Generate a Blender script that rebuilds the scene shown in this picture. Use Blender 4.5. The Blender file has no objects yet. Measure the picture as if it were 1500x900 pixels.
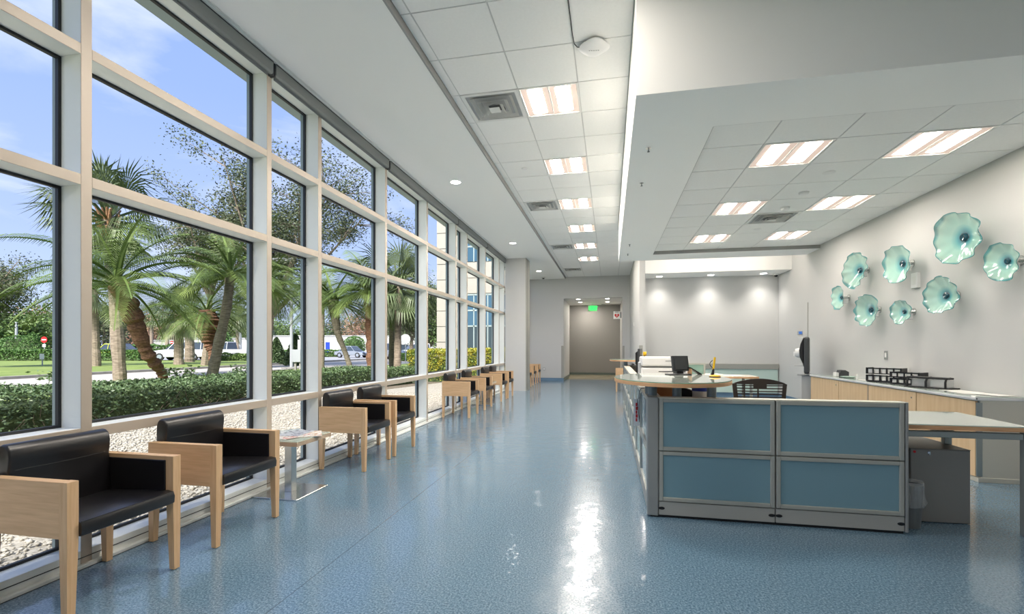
import bpy, bmesh, math, random
import numpy as np
from mathutils import Vector, Matrix, noise
random.seed(7); rng = np.random.default_rng(7)
C = bpy.context.scene.collection
PI = math.pi

# ---------------------------------------------------------------- camera
cam_d = bpy.data.cameras.new('camera'); cam = bpy.data.objects.new('camera', cam_d); C.objects.link(cam)
bpy.context.scene.camera = cam
cam_d.sensor_width = 36.0; cam_d.lens = 36.0*691/1500
cam_d.shift_y = 58/1500; cam_d.clip_start = 0.05; cam_d.clip_end = 600
YAW = math.atan2(143, 691)
cam.location = (0, 0, 1.27); cam.rotation_euler = (PI/2, 0, YAW)

# ---------------------------------------------------------------- exposure
vs = bpy.context.scene.view_settings
vs.view_transform = 'Standard'; vs.look = 'None'; vs.gamma = 1; vs.use_curve_mapping = False
vs.exposure = 1.56

# ---------------------------------------------------------------- sky (blue with thin clouds), all directions alike
SKY = 0.43
w = bpy.data.worlds.new('sky'); bpy.context.scene.world = w; w.use_nodes = True
nt = w.node_tree; nt.nodes.clear()
def N(t, **k):
    n = nt.nodes.new(t)
    for a, b in k.items(): setattr(n, a, b)
    return n
tc = N('ShaderNodeTexCoord'); sep = N('ShaderNodeSeparateXYZ'); nt.links.new(tc.outputs['Generated'], sep.inputs[0])
rp = N('ShaderNodeValToRGB'); nt.links.new(sep.outputs['Z'], rp.inputs[0])
e = rp.color_ramp.elements
e[0].position = 0.0; e[0].color = (0.60, 0.72, 0.93, 1)
e[1].position = 0.75; e[1].color = (0.26, 0.39, 0.78, 1)
q = e.new(0.18); q.color = (0.42, 0.55, 0.86, 1)
q = e.new(0.42); q.color = (0.31, 0.45, 0.82, 1)
mp = N('ShaderNodeMapping'); mp.inputs['Scale'].default_value = (2.0, 2.0, 6.5); mp.inputs['Rotation'].default_value = (0.1, 0.15, 0.5)
nt.links.new(tc.outputs['Generated'], mp.inputs[0])
nz = N('ShaderNodeTexNoise'); nz.inputs['Scale'].default_value = 1.25; nz.inputs['Detail'].default_value = 9; nz.inputs['Roughness'].default_value = 0.58; nz.inputs['Distortion'].default_value = 0.45
nt.links.new(mp.outputs[0], nz.inputs[0])
cr = N('ShaderNodeValToRGB'); nt.links.new(nz.outputs[0], cr.inputs[0])
cr.color_ramp.elements[0].position = 0.46; cr.color_ramp.elements[0].color = (0, 0, 0, 1)
cr.color_ramp.elements[1].position = 0.72; cr.color_ramp.elements[1].color = (0.7, 0.7, 0.7, 1)
mx = N('ShaderNodeMixRGB'); nt.links.new(cr.outputs[0], mx.inputs[0]); nt.links.new(rp.outputs[0], mx.inputs[1]); mx.inputs[2].default_value = (0.80, 0.85, 0.96, 1)
bg = N('ShaderNodeBackground'); bg.inputs[1].default_value = SKY; nt.links.new(mx.outputs[0], bg.inputs[0])
ow = N('ShaderNodeOutputWorld'); nt.links.new(bg.outputs[0], ow.inputs[0])

# ---------------------------------------------------------------- sun (hazy, from behind the camera, along the window wall)
sd = bpy.data.lights.new('sun', 'SUN'); sd.energy = 3.4; sd.angle = math.radians(12); sd.color = (1, 0.95, 0.87)
sun = bpy.data.objects.new('sun', sd); C.objects.link(sun)
sun.rotation_euler = Vector((-0.03, 0.72, -0.69)).to_track_quat('-Z', 'Y').to_euler()
TROFFER = 44.0      # brightness of the lit lenses
DOWN = 9.0

# ---------------------------------------------------------------- materials
def lin(c):
    out = []
    for v in c[:3]:
        v = v/255.0
        out.append(v/12.92 if v <= 0.04045 else ((v+0.055)/1.055)**2.4)
    return (*out, 1)
def mat(name, rgb, rough=0.5, metal=0.0, spec=0.5, var=0.0, vscale=6.0, vstretch=(1, 1, 1), rgb2=None, bump=0.0, bscale=200.0, coat=0.0, emit=0.0, ecol=None, detail=4, bdist=0.002, lo=0.35, hi=0.65):
    m = bpy.data.materials.new(name); m.use_nodes = True
    t = m.node_tree; b = t.nodes['Principled BSDF']
    b.inputs['Base Color'].default_value = lin(rgb); b.inputs['Roughness'].default_value = rough
    b.inputs['Metallic'].default_value = metal; b.inputs['Specular IOR Level'].default_value = spec
    b.inputs['Coat Weight'].default_value = coat
    co = t.nodes.new('ShaderNodeTexCoord')
    if var or rgb2:
        mpn = t.nodes.new('ShaderNodeMapping'); mpn.inputs['Scale'].default_value = vstretch
        t.links.new(co.outputs['Object'], mpn.inputs[0])
        nn = t.nodes.new('ShaderNodeTexNoise'); nn.inputs['Scale'].default_value = vscale; nn.inputs['Detail'].default_value = detail
        t.links.new(mpn.outputs[0], nn.inputs[0])
        r = t.nodes.new('ShaderNodeValToRGB'); t.links.new(nn.outputs[0], r.inputs[0])
        a = lin(rgb); c2 = lin(rgb2) if rgb2 else tuple(min(1, x*(1+var)) for x in a[:3])+(1,)
        if not rgb2: a = tuple(x*(1-var) for x in a[:3])+(1,)
        r.color_ramp.elements[0].position = lo; r.color_ramp.elements[0].color = a
        r.color_ramp.elements[1].position = hi; r.color_ramp.elements[1].color = c2
        t.links.new(r.outputs[0], b.inputs['Base Color'])
    if bump:
        n2 = t.nodes.new('ShaderNodeTexNoise'); n2.inputs['Scale'].default_value = bscale; n2.inputs['Detail'].default_value = 3
        t.links.new(co.outputs['Object'], n2.inputs[0])
        bp = t.nodes.new('ShaderNodeBump'); bp.inputs['Strength'].default_value = bump; bp.inputs['Distance'].default_value = bdist
        t.links.new(n2.outputs[0], bp.inputs['Height']); t.links.new(bp.outputs[0], b.inputs['Normal'])
    if emit:
        b.inputs['Emission Color'].default_value = lin(ecol or rgb); b.inputs['Emission Strength'].default_value = emit
    return m
def thin_glass(name, tint=(235, 242, 240), refl=0.06, rough=0.0):
    m = bpy.data.materials.new(name); m.use_nodes = True; t = m.node_tree; t.nodes.clear()
    o = t.nodes.new('ShaderNodeOutputMaterial'); tr = t.nodes.new('ShaderNodeBsdfTransparent'); tr.inputs[0].default_value = lin(tint)
    gl = t.nodes.new('ShaderNodeBsdfGlossy'); gl.inputs['Roughness'].default_value = rough
    fr = t.nodes.new('ShaderNodeFresnel'); fr.inputs[0].default_value = 1.45
    mxx = t.nodes.new('ShaderNodeMixShader'); t.links.new(fr.outputs[0], mxx.inputs[0]); t.links.new(tr.outputs[0], mxx.inputs[1]); t.links.new(gl.outputs[0], mxx.inputs[2])
    t.links.new(mxx.outputs[0], o.inputs[0])
    return m
M = {}
M['wall'] = mat('wall_paint', (201, 201, 199), 0.6, bump=0.04, bscale=300)
M['ceil'] = mat('ceiling_paint', (245, 245, 242), 0.7)
M['tile'] = mat('mineral_tile', (241, 241, 238), 0.85, var=0.012, vscale=40, bump=0.12, bscale=500)
M['grid'] = mat('ceiling_grid', (205, 205, 202), 0.5)
M['graywall'] = mat('grey_wall_paint', (132, 130, 127), 0.6)
M['alum'] = mat('painted_aluminium', (236, 239, 234), 0.38, spec=0.5)
M['cover'] = mat('aluminium_shaded_face', (184, 172, 157), 0.35, metal=0.1)  # same frames, darker beige: dimmer, warmer light on room-facing faces put into the colour
M['gasket'] = mat('black_gasket', (30, 32, 36), 0.5)
M['outalum'] = mat('exterior_aluminium', (150, 165, 165), 0.4)
M['glass'] = thin_glass('window_glass')
M['shade'] = mat('grey_shade_fabric', (128, 132, 130), 0.6)
M['darkline'] = mat('dark_reveal', (52, 54, 56), 0.7)
M['shadestrip'] = mat('grey_reveal', (150, 150, 148), 0.6)
M['white'] = mat('white_trim', (228, 228, 224), 0.45)
M['sill'] = mat('white_sill_trim', (225, 228, 225), 0.35)
M['wood'] = mat('beech_wood', (204, 166, 124), 0.42, rgb2=(222, 186, 145), vscale=9, vstretch=(0.6, 9, 9), detail=5, lo=.3, hi=.7)
M['woodz'] = mat('beech_wood_upright', (206, 167, 124), 0.42, rgb2=(222, 187, 146), vscale=9, vstretch=(9, 9, 0.6), detail=5, lo=.3, hi=.7)
M['maple'] = mat('maple_door', (222, 186, 140), 0.4, rgb2=(236, 205, 162), vscale=3, vstretch=(7, 7, .5), detail=5, lo=.3, hi=.7)
M['edge'] = mat('wood_edge', (200, 150, 105), 0.4, rgb2=(222, 175, 130), vscale=10, vstretch=(.6, .6, 12))
M['leather'] = mat('black_leather', (25, 24, 26), 0.32, spec=0.6, bump=0.08, bscale=350, bdist=.001)
M['steel'] = mat('brushed_steel', (196, 198, 196), 0.22, metal=0.9)
M['chrome'] = mat('chrome', (210, 212, 215), 0.12, metal=1.0)
M['laminate'] = mat('beige_laminate', (214, 210, 196), 0.35)
M['greenglass'] = mat('back_painted_green_glass', (196, 208, 196), 0.08, coat=0.6)
M['greenedge'] = mat('green_glass_edge', (90, 160, 140), 0.1)
M['tabglass'] = thin_glass('tabletop_glass', (214, 232, 226))
M['panelframe'] = mat('grey_panel_frame', (172, 173, 165), 0.4, metal=0.25)
M['panelpost'] = mat('grey_panel_post', (150, 152, 150), 0.4, metal=0.2)
M['panelbase'] = mat('grey_panel_base', (176, 175, 168), 0.45, metal=0.2)
M['blueglass'] = mat('blue_panel_glass', (118, 152, 164), 0.14, coat=0.3)
M['mint'] = mat('mint_glass', (196, 218, 210), 0.15)
M['tealglass'] = mat('teal_screen_glass', (128, 158, 146), 0.15)
M['capgrey'] = mat('grey_cap_rail', (160, 160, 153), 0.4, metal=0.2)
M['pedgrey'] = mat('grey_metal_cabinet', (138, 136, 132), 0.4, metal=0.25)
M['beam'] = mat('grey_steel_beam', (158, 166, 164), 0.35, metal=0.5)
M['postblue'] = mat('blue_grey_post', (116, 130, 138), 0.35, metal=0.3)
M['black'] = mat('black_plastic', (22, 22, 24), 0.4)
M['dgrey'] = mat('dark_grey_plastic', (62, 64, 66), 0.4)
M['mgrey'] = mat('mid_grey_plastic', (104, 108, 110), 0.4)
M['lgrey'] = mat('light_grey_plastic', (176, 178, 178), 0.45)
M['pwhite'] = mat('white_plastic', (232, 232, 230), 0.4)
M['paper'] = mat('paper', (238, 236, 230), 0.7)
M['yellow'] = mat('yellow_plastic', (240, 190, 20), 0.4)
M['blue'] = mat('blue_plastic', (30, 60, 180), 0.4)
M['red'] = mat('red_print', (200, 30, 35), 0.5)
M['brown'] = mat('brown_cardboard', (165, 125, 90), 0.7)
M['chairmesh'] = mat('dark_brown_plastic', (52, 44, 40), 0.45)
M['liner'] = thin_glass('clear_bin_liner', (205, 208, 210), rough=0.25)
M['liner'] = mat('clear_bin_liner_film', (220, 222, 222), 0.25)
M['liner'].node_tree.nodes['Principled BSDF'].inputs['Alpha'].default_value = 0.28
M['clear'] = mat('clear_plastic', (225, 228, 228), 0.1); M['clear'].node_tree.nodes['Principled BSDF'].inputs['Alpha'].default_value = 0.45
M['baseblue'] = mat('blue_cove_base', (104, 134, 160), 0.35)
M['basegreen'] = mat('grey_green_cove_base', (84, 98, 92), 0.35)
M['exitgreen'] = mat('exit_green', (60, 235, 110), 0.5, emit=0.9, ecol=(40, 235, 90))
M['exitface'] = mat('exit_face', (190, 230, 190), 0.4)
M['lens'] = mat('troffer_lens', (255, 246, 238), 0.5, emit=TROFFER, ecol=(255, 244, 232))
M['traylens'] = mat('tray_troffer_lens', (255, 246, 238), 0.5, emit=TROFFER*.35, ecol=(255, 244, 232))
M['lensside'] = mat('troffer_reflector', (165, 152, 144), 0.5, emit=0.17, ecol=(255, 226, 208))
M['downlens'] = mat('downlight_lens', (255, 250, 245), 0.5, emit=DOWN, ecol=(255, 248, 240))
M['screenon'] = mat('lit_display', (40, 80, 140), 0.3, emit=0.25, ecol=(60, 110, 190))

# floor: speckled blue vinyl, glossy, with a weld seam
m = bpy.data.materials.new('speckled_blue_vinyl'); m.use_nodes = True; t = m.node_tree; b = t.nodes['Principled BSDF']; M['floor'] = m
g = t.nodes.new('ShaderNodeNewGeometry')
n1 = t.nodes.new('ShaderNodeTexNoise'); n1.inputs['Scale'].default_value = 95; n1.inputs['Detail'].default_value = 5; n1.inputs['Roughness'].default_value = 0.7
t.links.new(g.outputs['Position'], n1.inputs[0])
r = t.nodes.new('ShaderNodeValToRGB'); t.links.new(n1.outputs[0], r.inputs[0])
r.color_ramp.elements[0].position = 0.36; r.color_ramp.elements[0].color = lin((62, 88, 108))
r.color_ramp.elements[1].position = 0.66; r.color_ramp.elements[1].color = lin((140, 164, 178))
q = r.color_ramp.elements.new(0.5); q.color = lin((97, 126, 146))
sx = t.nodes.new('ShaderNodeSeparateXYZ'); t.links.new(g.outputs['Position'], sx.inputs[0])
ad = t.nodes.new('ShaderNodeMath'); ad.operation = 'ADD'; ad.inputs[1].default_value = 1.6; t.links.new(sx.outputs[0], ad.inputs[0])
ab = t.nodes.new('ShaderNodeMath'); ab.operation = 'ABSOLUTE'; t.links.new(ad.outputs[0], ab.inputs[0])
lt = t.nodes.new('ShaderNodeMath'); lt.operation = 'LESS_THAN'; lt.inputs[1].default_value = 0.0025; t.links.new(ab.outputs[0], lt.inputs[0])
mm = t.nodes.new('ShaderNodeMixRGB'); t.links.new(lt.outputs[0], mm.inputs[0]); t.links.new(r.outputs[0], mm.inputs[1]); mm.inputs[2].default_value = lin((64, 84, 98))
t.links.new(mm.outputs[0], b.inputs['Base Color'])
b.inputs['Roughness'].default_value = 0.22; b.inputs['Specular IOR Level'].default_value = 0.35; b.inputs['Coat Weight'].default_value = 0.45; b.inputs['Coat Roughness'].default_value = 0.035; b.inputs['Coat IOR'].default_value = 1.5
n2 = t.nodes.new('ShaderNodeTexNoise'); n2.inputs['Scale'].default_value = 7; n2.inputs['Detail'].default_value = 3
n3 = t.nodes.new('ShaderNodeTexNoise'); n3.inputs['Scale'].default_value = 220; n3.inputs['Detail'].default_value = 2
t.links.new(g.outputs['Position'], n2.inputs[0]); t.links.new(g.outputs['Position'], n3.inputs[0])
b1 = t.nodes.new('ShaderNodeBump'); b1.inputs['Strength'].default_value = 0.35; b1.inputs['Distance'].default_value = 0.01; t.links.new(n2.outputs[0], b1.inputs['Height'])
b2 = t.nodes.new('ShaderNodeBump'); b2.inputs['Strength'].default_value = 0.10; b2.inputs['Distance'].default_value = 0.001; t.links.new(n3.outputs[0], b2.inputs['Height'])
t.links.new(b1.outputs[0], b2.inputs['Normal']); t.links.new(b2.outputs[0], b.inputs['Normal']); t.links.new(b1.outputs[0], b.inputs['Coat Normal'])

# ---------------------------------------------------------------- mesh helpers
def B(): return bmesh.new()
def box(bm, x0, x1, y0, y1, z0, z1, bev=0.0, seg=1, mi=0):
    x0, x1 = min(x0, x1), max(x0, x1); y0, y1 = min(y0, y1), max(y0, y1); z0, z1 = min(z0, z1), max(z0, z1)
    v = [bm.verts.new(p) for p in ((x0, y0, z0), (x1, y0, z0), (x1, y1, z0), (x0, y1, z0), (x0, y0, z1), (x1, y0, z1), (x1, y1, z1), (x0, y1, z1))]
    fs = [bm.faces.new([v[i] for i in f]) for f in ((0, 3, 2, 1), (4, 5, 6, 7), (0, 1, 5, 4), (1, 2, 6, 5), (2, 3, 7, 6), (3, 0, 4, 7))]
    for f in fs: f.material_index = mi
    if bev:
        es = list({e for f in fs for e in f.edges})
        r = bmesh.ops.bevel(bm, geom=es, offset=bev, segments=seg, profile=0.5, affect='EDGES')
        for f in r['faces']: f.material_index = mi
    return v
def prism(bm, pts, axis, a0, a1, bev=0.0, seg=2):
    """polygon pts in the plane normal to axis ('x': (y,z), 'y': (x,z), 'z': (x,y)) extruded from a0 to a1"""
    def P(p, a): return (a, p[0], p[1]) if axis == 'x' else (p[0], a, p[1]) if axis == 'y' else (p[0], p[1], a)
    A = [bm.verts.new(P(p, a0)) for p in pts]; Bv = [bm.verts.new(P(p, a1)) for p in pts]
    n = len(pts); fs = []
    fs.append(bm.faces.new(A)); fs.append(bm.faces.new(Bv[::-1]))
    for i in range(n): fs.append(bm.faces.new((A[i], Bv[i], Bv[(i+1) % n], A[(i+1) % n])))
    bmesh.ops.recalc_face_normals(bm, faces=fs)
    if bev:
        es = list({e for f in fs[:2] for e in f.edges})
        bmesh.ops.bevel(bm, geom=es, offset=bev, segments=seg, profile=0.5, affect='EDGES')
def cyl(bm, c0, c1, r0, r1=None, n=16, cap=True):
    r1 = r0 if r1 is None else r1
    c0, c1 = Vector(c0), Vector(c1); d = (c1-c0).normalized()
    u = d.orthogonal().normalized(); v = d.cross(u)
    A = [bm.verts.new(c0+(u*math.cos(2*PI*i/n)+v*math.sin(2*PI*i/n))*r0) for i in range(n)]
    D = [bm.verts.new(c1+(u*math.cos(2*PI*i/n)+v*math.sin(2*PI*i/n))*r1) for i in range(n)]
    for i in range(n): bm.faces.new((A[i], A[(i+1) % n], D[(i+1) % n], D[i]))
    if cap: bm.faces.new(A[::-1]); bm.faces.new(D)
def tube(bm, pts, rad, n=8, cap=True):
    pts = [Vector(p) for p in pts]; k = len(pts)
    if not hasattr(rad, '__len__'): rad = [rad]*k
    rings = []; up = None
    for i, p in enumerate(pts):
        d = (pts[min(i+1, k-1)]-pts[max(i-1, 0)]).normalized()
        if up is None: up = d.orthogonal().normalized()
        u = (up-d*up.dot(d)).normalized(); up = u; v = d.cross(u)
        rings.append([bm.verts.new(p+(u*math.cos(2*PI*j/n)+v*math.sin(2*PI*j/n))*rad[i]) for j in range(n)])
    for i in range(k-1):
        for j in range(n): bm.faces.new((rings[i][j], rings[i][(j+1) % n], rings[i+1][(j+1) % n], rings[i+1][j]))
    if cap: bm.faces.new(rings[0][::-1]); bm.faces.new(rings[-1])
def lathe(bm, prof, c=(0, 0, 0), n=20):
    rings = []
    for (r, z) in prof:
        rings.append([bm.verts.new((c[0]+max(r, 1e-4)*math.cos(2*PI*j/n), c[1]+max(r, 1e-4)*math.sin(2*PI*j/n), c[2]+z)) for j in range(n)])
    for i in range(len(prof)-1):
        for j in range(n): bm.faces.new((rings[i][j], rings[i][(j+1) % n], rings[i+1][(j+1) % n], rings[i+1][j]))
    bm.faces.new(rings[0][::-1]); bm.faces.new(rings[-1])
def shade_front(bm):
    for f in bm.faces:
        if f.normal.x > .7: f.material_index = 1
def obj(name, bm, m, parent=None, loc=(0, 0, 0), rz=0.0, smooth=False, kind=None):
    me = bpy.data.meshes.new(name); bm.normal_update(); bm.to_mesh(me); bm.free()
    if smooth:
        for p in me.polygons: p.use_smooth = True
        me.set_sharp_from_angle(angle=math.radians(38))
    for x in (m if isinstance(m, (list, tuple)) else [m]): me.materials.append(x)
    return link(name, me, parent, loc, rz, kind)
def link(name, me, parent=None, loc=(0, 0, 0), rz=0.0, kind=None):
    o = bpy.data.objects.new(name, me); C.objects.link(o); o.location = loc; o.rotation_euler = (0, 0, rz)
    if parent: o.parent = parent
    if kind: o['kind'] = kind
    return o
def npmesh(name, verts, faces, m, parent=None, loc=(0, 0, 0), kind=None, smooth=False):
    verts = np.asarray(verts, dtype=np.float32); faces = np.asarray(faces, dtype=np.int32); k = faces.shape[1]
    me = bpy.data.meshes.new(name)
    me.vertices.add(len(verts)); me.vertices.foreach_set('co', verts.ravel())
    me.loops.add(faces.size); me.loops.foreach_set('vertex_index', faces.ravel())
    me.polygons.add(len(faces)); me.polygons.foreach_set('loop_start', np.arange(0, faces.size, k, dtype=np.int32))
    me.update(calc_edges=True)
    if smooth:
        for p in me.polygons: p.use_smooth = True
    me.materials.append(m)
    return link(name, me, parent, loc, 0, kind)
def tag(o, label, cat, group=None):
    o['label'] = label; o['category'] = cat
    if group: o['group'] = group
    return o
def thing(name, label, cat, loc=(0, 0, 0), rz=0.0, group=None):
    o = bpy.data.objects.new(name, None); C.objects.link(o); o.location = loc; o.rotation_euler = (0, 0, rz); o.empty_display_size = 0.1
    return tag(o, label, cat, group)
def struct_root(name):
    o = bpy.data.objects.new(name, None); C.objects.link(o); o['kind'] = 'structure'; return o
def struct(name, bm, m, loc=(0, 0, 0)):
    o = obj(name, bm, m, None, loc); o['kind'] = 'structure'; return o
def kids(o): return [c for c in bpy.data.objects if c.parent == o]
def copy_thing(root, loc, rz, label, group=None, scale=None):
    tree = KID.get(root.name) or kids(root); KID[root.name] = tree
    r = root.copy(); C.objects.link(r); r.location = loc; r.rotation_euler = (0, 0, rz); r['label'] = label
    if group: r['group'] = group
    if scale: r.scale = scale
    for ch in tree:
        c = ch.copy(); C.objects.link(c); c.parent = r
        for sl in c.material_slots: sl.link = 'DATA'
        sub = KID.get(ch.name)
        if sub is None: sub = kids(ch); KID[ch.name] = sub
        for gch in sub:
            d = gch.copy(); C.objects.link(d); d.parent = c
    return r
KID = {}

# ================================================================ ROOM SHELL
ZT, ZS, ZB, ZR = 3.86, 3.80, 3.07, 3.135      # tile ceiling, window soffit, bulkhead underside, tray ceiling
XW, XR = -2.94, 3.776
YB, YF = -7.0, 17.6
bm = B(); box(bm, -2.945, 4.3, YB, 24.0, -0.10, 0.0)
struct('floor', bm, M['floor'])
bm = B(); box(bm, -2.94, 2.5, 18.4, 21.49, -.05, .003); struct('floor_hall', bm, mat('olive_beige_vinyl', (150, 140, 112), .15, rgb2=(172, 162, 134), vscale=60))

# ceiling: painted soffit along the windows, tile fields, bulkhead
ceiling = struct_root('ceiling')
bm = B(); box(bm, -3.05, -1.62, YB, YF, ZS, 4.3); obj('window_soffit', bm, M['ceil'], ceiling)
bm = B(); box(bm, -1.622, -1.606, YB, YF, ZS-0.004, ZT+0.01); obj('soffit_edge_strip', bm, M['shadestrip'], ceiling)
bm = B()                                                                      # soffit edge profile beside the shades
for i, (x0, x1, dz) in enumerate(((-2.93, -2.90, .004), (-2.885, -2.86, .003))): box(bm, x0, x1, YB, 13.25, ZS-dz-.002, ZS+.01)
obj('soffit_bead', bm, M['white'], ceiling)
bm = B(); box(bm, -1.62, 4.3, YB, YF+.3, ZT+0.012, 4.3); obj('ceiling_slab', bm, M['grid'], ceiling)
# T bars of the two tile fields
XL = [-1.515, -0.905, -0.305]; YL = [3.43+0.61*k for k in range(-18, 24) if YB < 3.43+0.61*k < YF]
bm = B()
for x in XL: box(bm, x-.006, x+.006, YB, YF, ZT+.005, ZT+.013)
for y in YL: box(bm, -1.606, 0.19, y-.006, y+.006, ZT+.0045, ZT+.0125)
for y in YL:
    if y > 10.25: box(bm, 0.19, 0.72, y-.006, y+.006, ZT+.0045, ZT+.0125)
box(bm, 0.299, 0.311, 10.25, YF, ZT+.005, ZT+.013)
obj('ceiling_grid', bm, M['grid'], ceiling)
def tile_mesh(x0, x1, y0, y1):
    bm = B(); box(bm, -(x1-x0)/2+.0065, (x1-x0)/2-.0065, -(y1-y0)/2+.0065, (y1-y0)/2-.0065, 0, .011)
    bmesh.ops.delete(bm, geom=[f for f in bm.faces if f.normal.z > .5], context='FACES')
    me = bpy.data.meshes.new('ceiling_tile'); bm.to_mesh(me); bm.free(); me.materials.append(M['tile']); return me
TM = {}
def tile(x0, x1, y0, y1, z):
    k = (round(x1-x0, 3), round(y1-y0, 3))
    if k not in TM: TM[k] = tile_mesh(x0, x1, y0, y1)
    link('ceiling_tile', TM[k], ceiling, ((x0+x1)/2, (y0+y1)/2, z))
LIGHT_C = {round(4.65+1.83*k, 2) for k in range(-6, 6)}
VENT_C = {4.65, 8.31, 11.97, 15.63}
cols = [(-1.606, XL[0]), (XL[0], XL[1]), (XL[1], XL[2]), (XL[2], 0.182)]
ys = [y for y in YL]
lights, vents = [], []
for i, y in enumerate(ys):
    y1 = ys[i+1] if i+1 < len(ys) else YF
    for ci, (a, b_) in enumerate(cols):
        yr = round(y, 2)
        if ci == 2 and any(abs(yr-v) < .05 for v in LIGHT_C): lights.append((a, b_, y, y1)); continue
        if ci == 1 and any(abs(yr-v) < .05 for v in VENT_C): vents.append((a, b_, y, y1)); continue
        if ci == 3 and y > 10.25: tile(a, 0.305, y, y1, ZT); tile(0.305, 0.718, y, y1, ZT); continue
        tile(a, b_, y, y1, ZT)
# bulkhead over the reception desk
X0B, Y0B, Y1B = 0.185, 3.49, 10.22
TX0, TX1, TY0, TY1 = 0.83, XR, 4.11, 9.60
bm = B()
box(bm, X0B, XR+.3, Y0B, TY0, ZB, 4.3); box(bm, X0B, TX0, TY0, TY1, ZB, 4.3)
box(bm, X0B, XR+.3, TY1, Y1B, ZB, 4.3); box(bm, TX0, XR+.3, TY0, TY1, ZR+.012, 4.3)
obj('bulkhead', bm, M['ceil'], ceiling)
bm = B()
for (a, b_, c, d) in ((TX0-.001, TX0+.004, TY0, TY1), (TX0, TX1, TY1-.004, TY1+.001), (TX0, TX1, TY0-.001, TY0+.004)): box(bm, a, b_, c, d, ZB+.001, ZR+.01)
obj('tray_edge_strip', bm, M['shadestrip'], ceiling)
TXL = [1.39, 2.0, 2.61, 3.22]; TYL = [TY0+.61*k for k in range(10)]
bm = B()
for x in TXL: box(bm, x-.006, x+.006, TY0, TY1, ZR+.005, ZR+.0125)
for y in TYL[1:-1]: box(bm, TX0, TX1, y-.006, y+.006, ZR+.0045, ZR+.012)
obj('ceiling_grid', bm, M['grid'], ceiling)
tc_ = [(TX0+.004, 1.39), (1.39, 2.0), (2.0, 2.61), (2.61, 3.22), (3.22, TX1)]
tlights, tvents = [], []
for i in range(9):
    for ci, (a, b_) in enumerate(tc_):
        if ci in (1, 3) and i in (1, 4, 7): tlights.append((a, b_, TYL[i], TYL[i+1])); continue
        if ci == 2 and i == 5: tvents.append((a, b_, TYL[i], TYL[i+1])); continue
        tile(a, b_, TYL[i], TYL[i+1], ZR)
# downlight soffit of the alcove
bm = B(); box(bm, 0.86, 4.15, 12.06, 12.95, ZB, 4.3); obj('alcove_soffit', bm, M['ceil'], ceiling)
bm = B(); box(bm, XR+.3, 4.4, Y1B, 12.06, ZT+.012, 4.3); obj('ceiling_slab', bm, M['ceil'], ceiling)
# hall beyond the opening
bm = B(); box(bm, -1.68, .46, YF+.2, 20.2, 3.06, 4.3); box(bm, -3.1, 3, 20.2, 24, 3.13, 4.3); obj('hall_soffit', bm, M['ceil'], ceiling)
bm = B(); box(bm, -.35, .46, 20.35, 20.9, 3.085, 3.13); obj('hall_ceiling_beam', bm, M['shadestrip'], ceiling)

# walls
bm = B()                                                                      # far wall with the opening
box(bm, -3.3, -1.68, YF, YF+.2, 0, 4.3); box(bm, .46, 1.0, YF, YF+.2, 0, 4.3); box(bm, -1.68, .46, YF, YF+.2, 3.06, 4.3)
struct('wall_far', bm, M['wall'])
bm = B(); box(bm, -1.88, -1.68, YF+.2, 20.2, 0, 3.13); struct('wall_hall_left', bm, M['wall'])
bm = B(); box(bm, .46, .66, YF+.2, 21.5, 0, 3.13); struct('wall_hall_right', bm, M['wall'])
bm = B(); box(bm, -3.1, 3, 21.5, 21.7, 0, 3.2); struct('wall_hall_back', bm, M['graywall'])
bm = B(); box(bm, -3.1, -2.94, 17.8, 21.5, 0, 3.2); struct('wall_hall_end', bm, M['graywall'])
bm = B(); box(bm, .72, .86, 12.06, YF, 0, 4.3); struct('wall_partition', bm, M['wall'])
bm = B(); box(bm, .86, 4.35, 12.95, 13.1, 0, 4.3); struct('wall_alcove_back', bm, M['wall'])
bm = B(); box(bm, 4.15, 4.35, 10.25, 12.95, 0, 4.3); struct('wall_alcove_right', bm, M['wall'])
bm = B(); box(bm, XR, XR+.5, YB, 10.25, 0, 4.3); struct('wall_right', bm, M['wall'])
bm = B(); box(bm, -3.3, XR+.5, YB-.2, YB, 0, 4.3); struct('wall_near', bm, M['wall'])
bm = B(); box(bm, -3.4, 4.5, YB-.2, 24.2, 4.3, 4.5); obj('roof_slab', bm, M['outalum'], ceiling)
# column
col = struct_root('column'); bm = B(); box(bm, -2.943, -2.345, 13.25, 13.86, 0, ZS); obj('column_core', bm, M['wall'], col)
bm = B(); box(bm, -2.346, -2.33, 13.25, 13.86, 0, ZS); obj('column_shaded_side', bm, M['capgrey'], col)  # grey paints the shade on this side of the white column
bm = B(); box(bm, -2.331, -2.3285, 13.40, 13.42, 0, ZS); box(bm, -2.331, -2.3285, 13.52, 13.54, 0, ZS); obj('reveal', bm, M['darkline'], col)
# base boards
for nm, (a, b_, c, d), mm_ in (('baseboard_far', (-2.94, -1.68, YF-.012, YF), 'baseblue'), ('baseboard_far_right', (.46, .72, YF-.012, YF), 'baseblue'), ('baseboard_hall_left', (-1.68, -1.668, YF, 20.2), 'basegreen'),
     ('baseboard_hall_back', (-2.94, .46, 21.488, 21.5), 'basegreen'), ('baseboard_partition', (.708, .72, 12.1, YF), 'baseblue'),
     ('baseboard_alcove_back', (.87, 4.15, 12.938, 12.95), 'baseblue'), ('baseboard_alcove_right', (4.138, 4.15, 10.3, 12.95), 'baseblue'), ('baseboard_right', (XR-.012, XR, YB, 5.1), 'baseblue')):
    bm = B(); box(bm, a, b_, c, d, 0, .10); struct(nm, bm, M[mm_])
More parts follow.
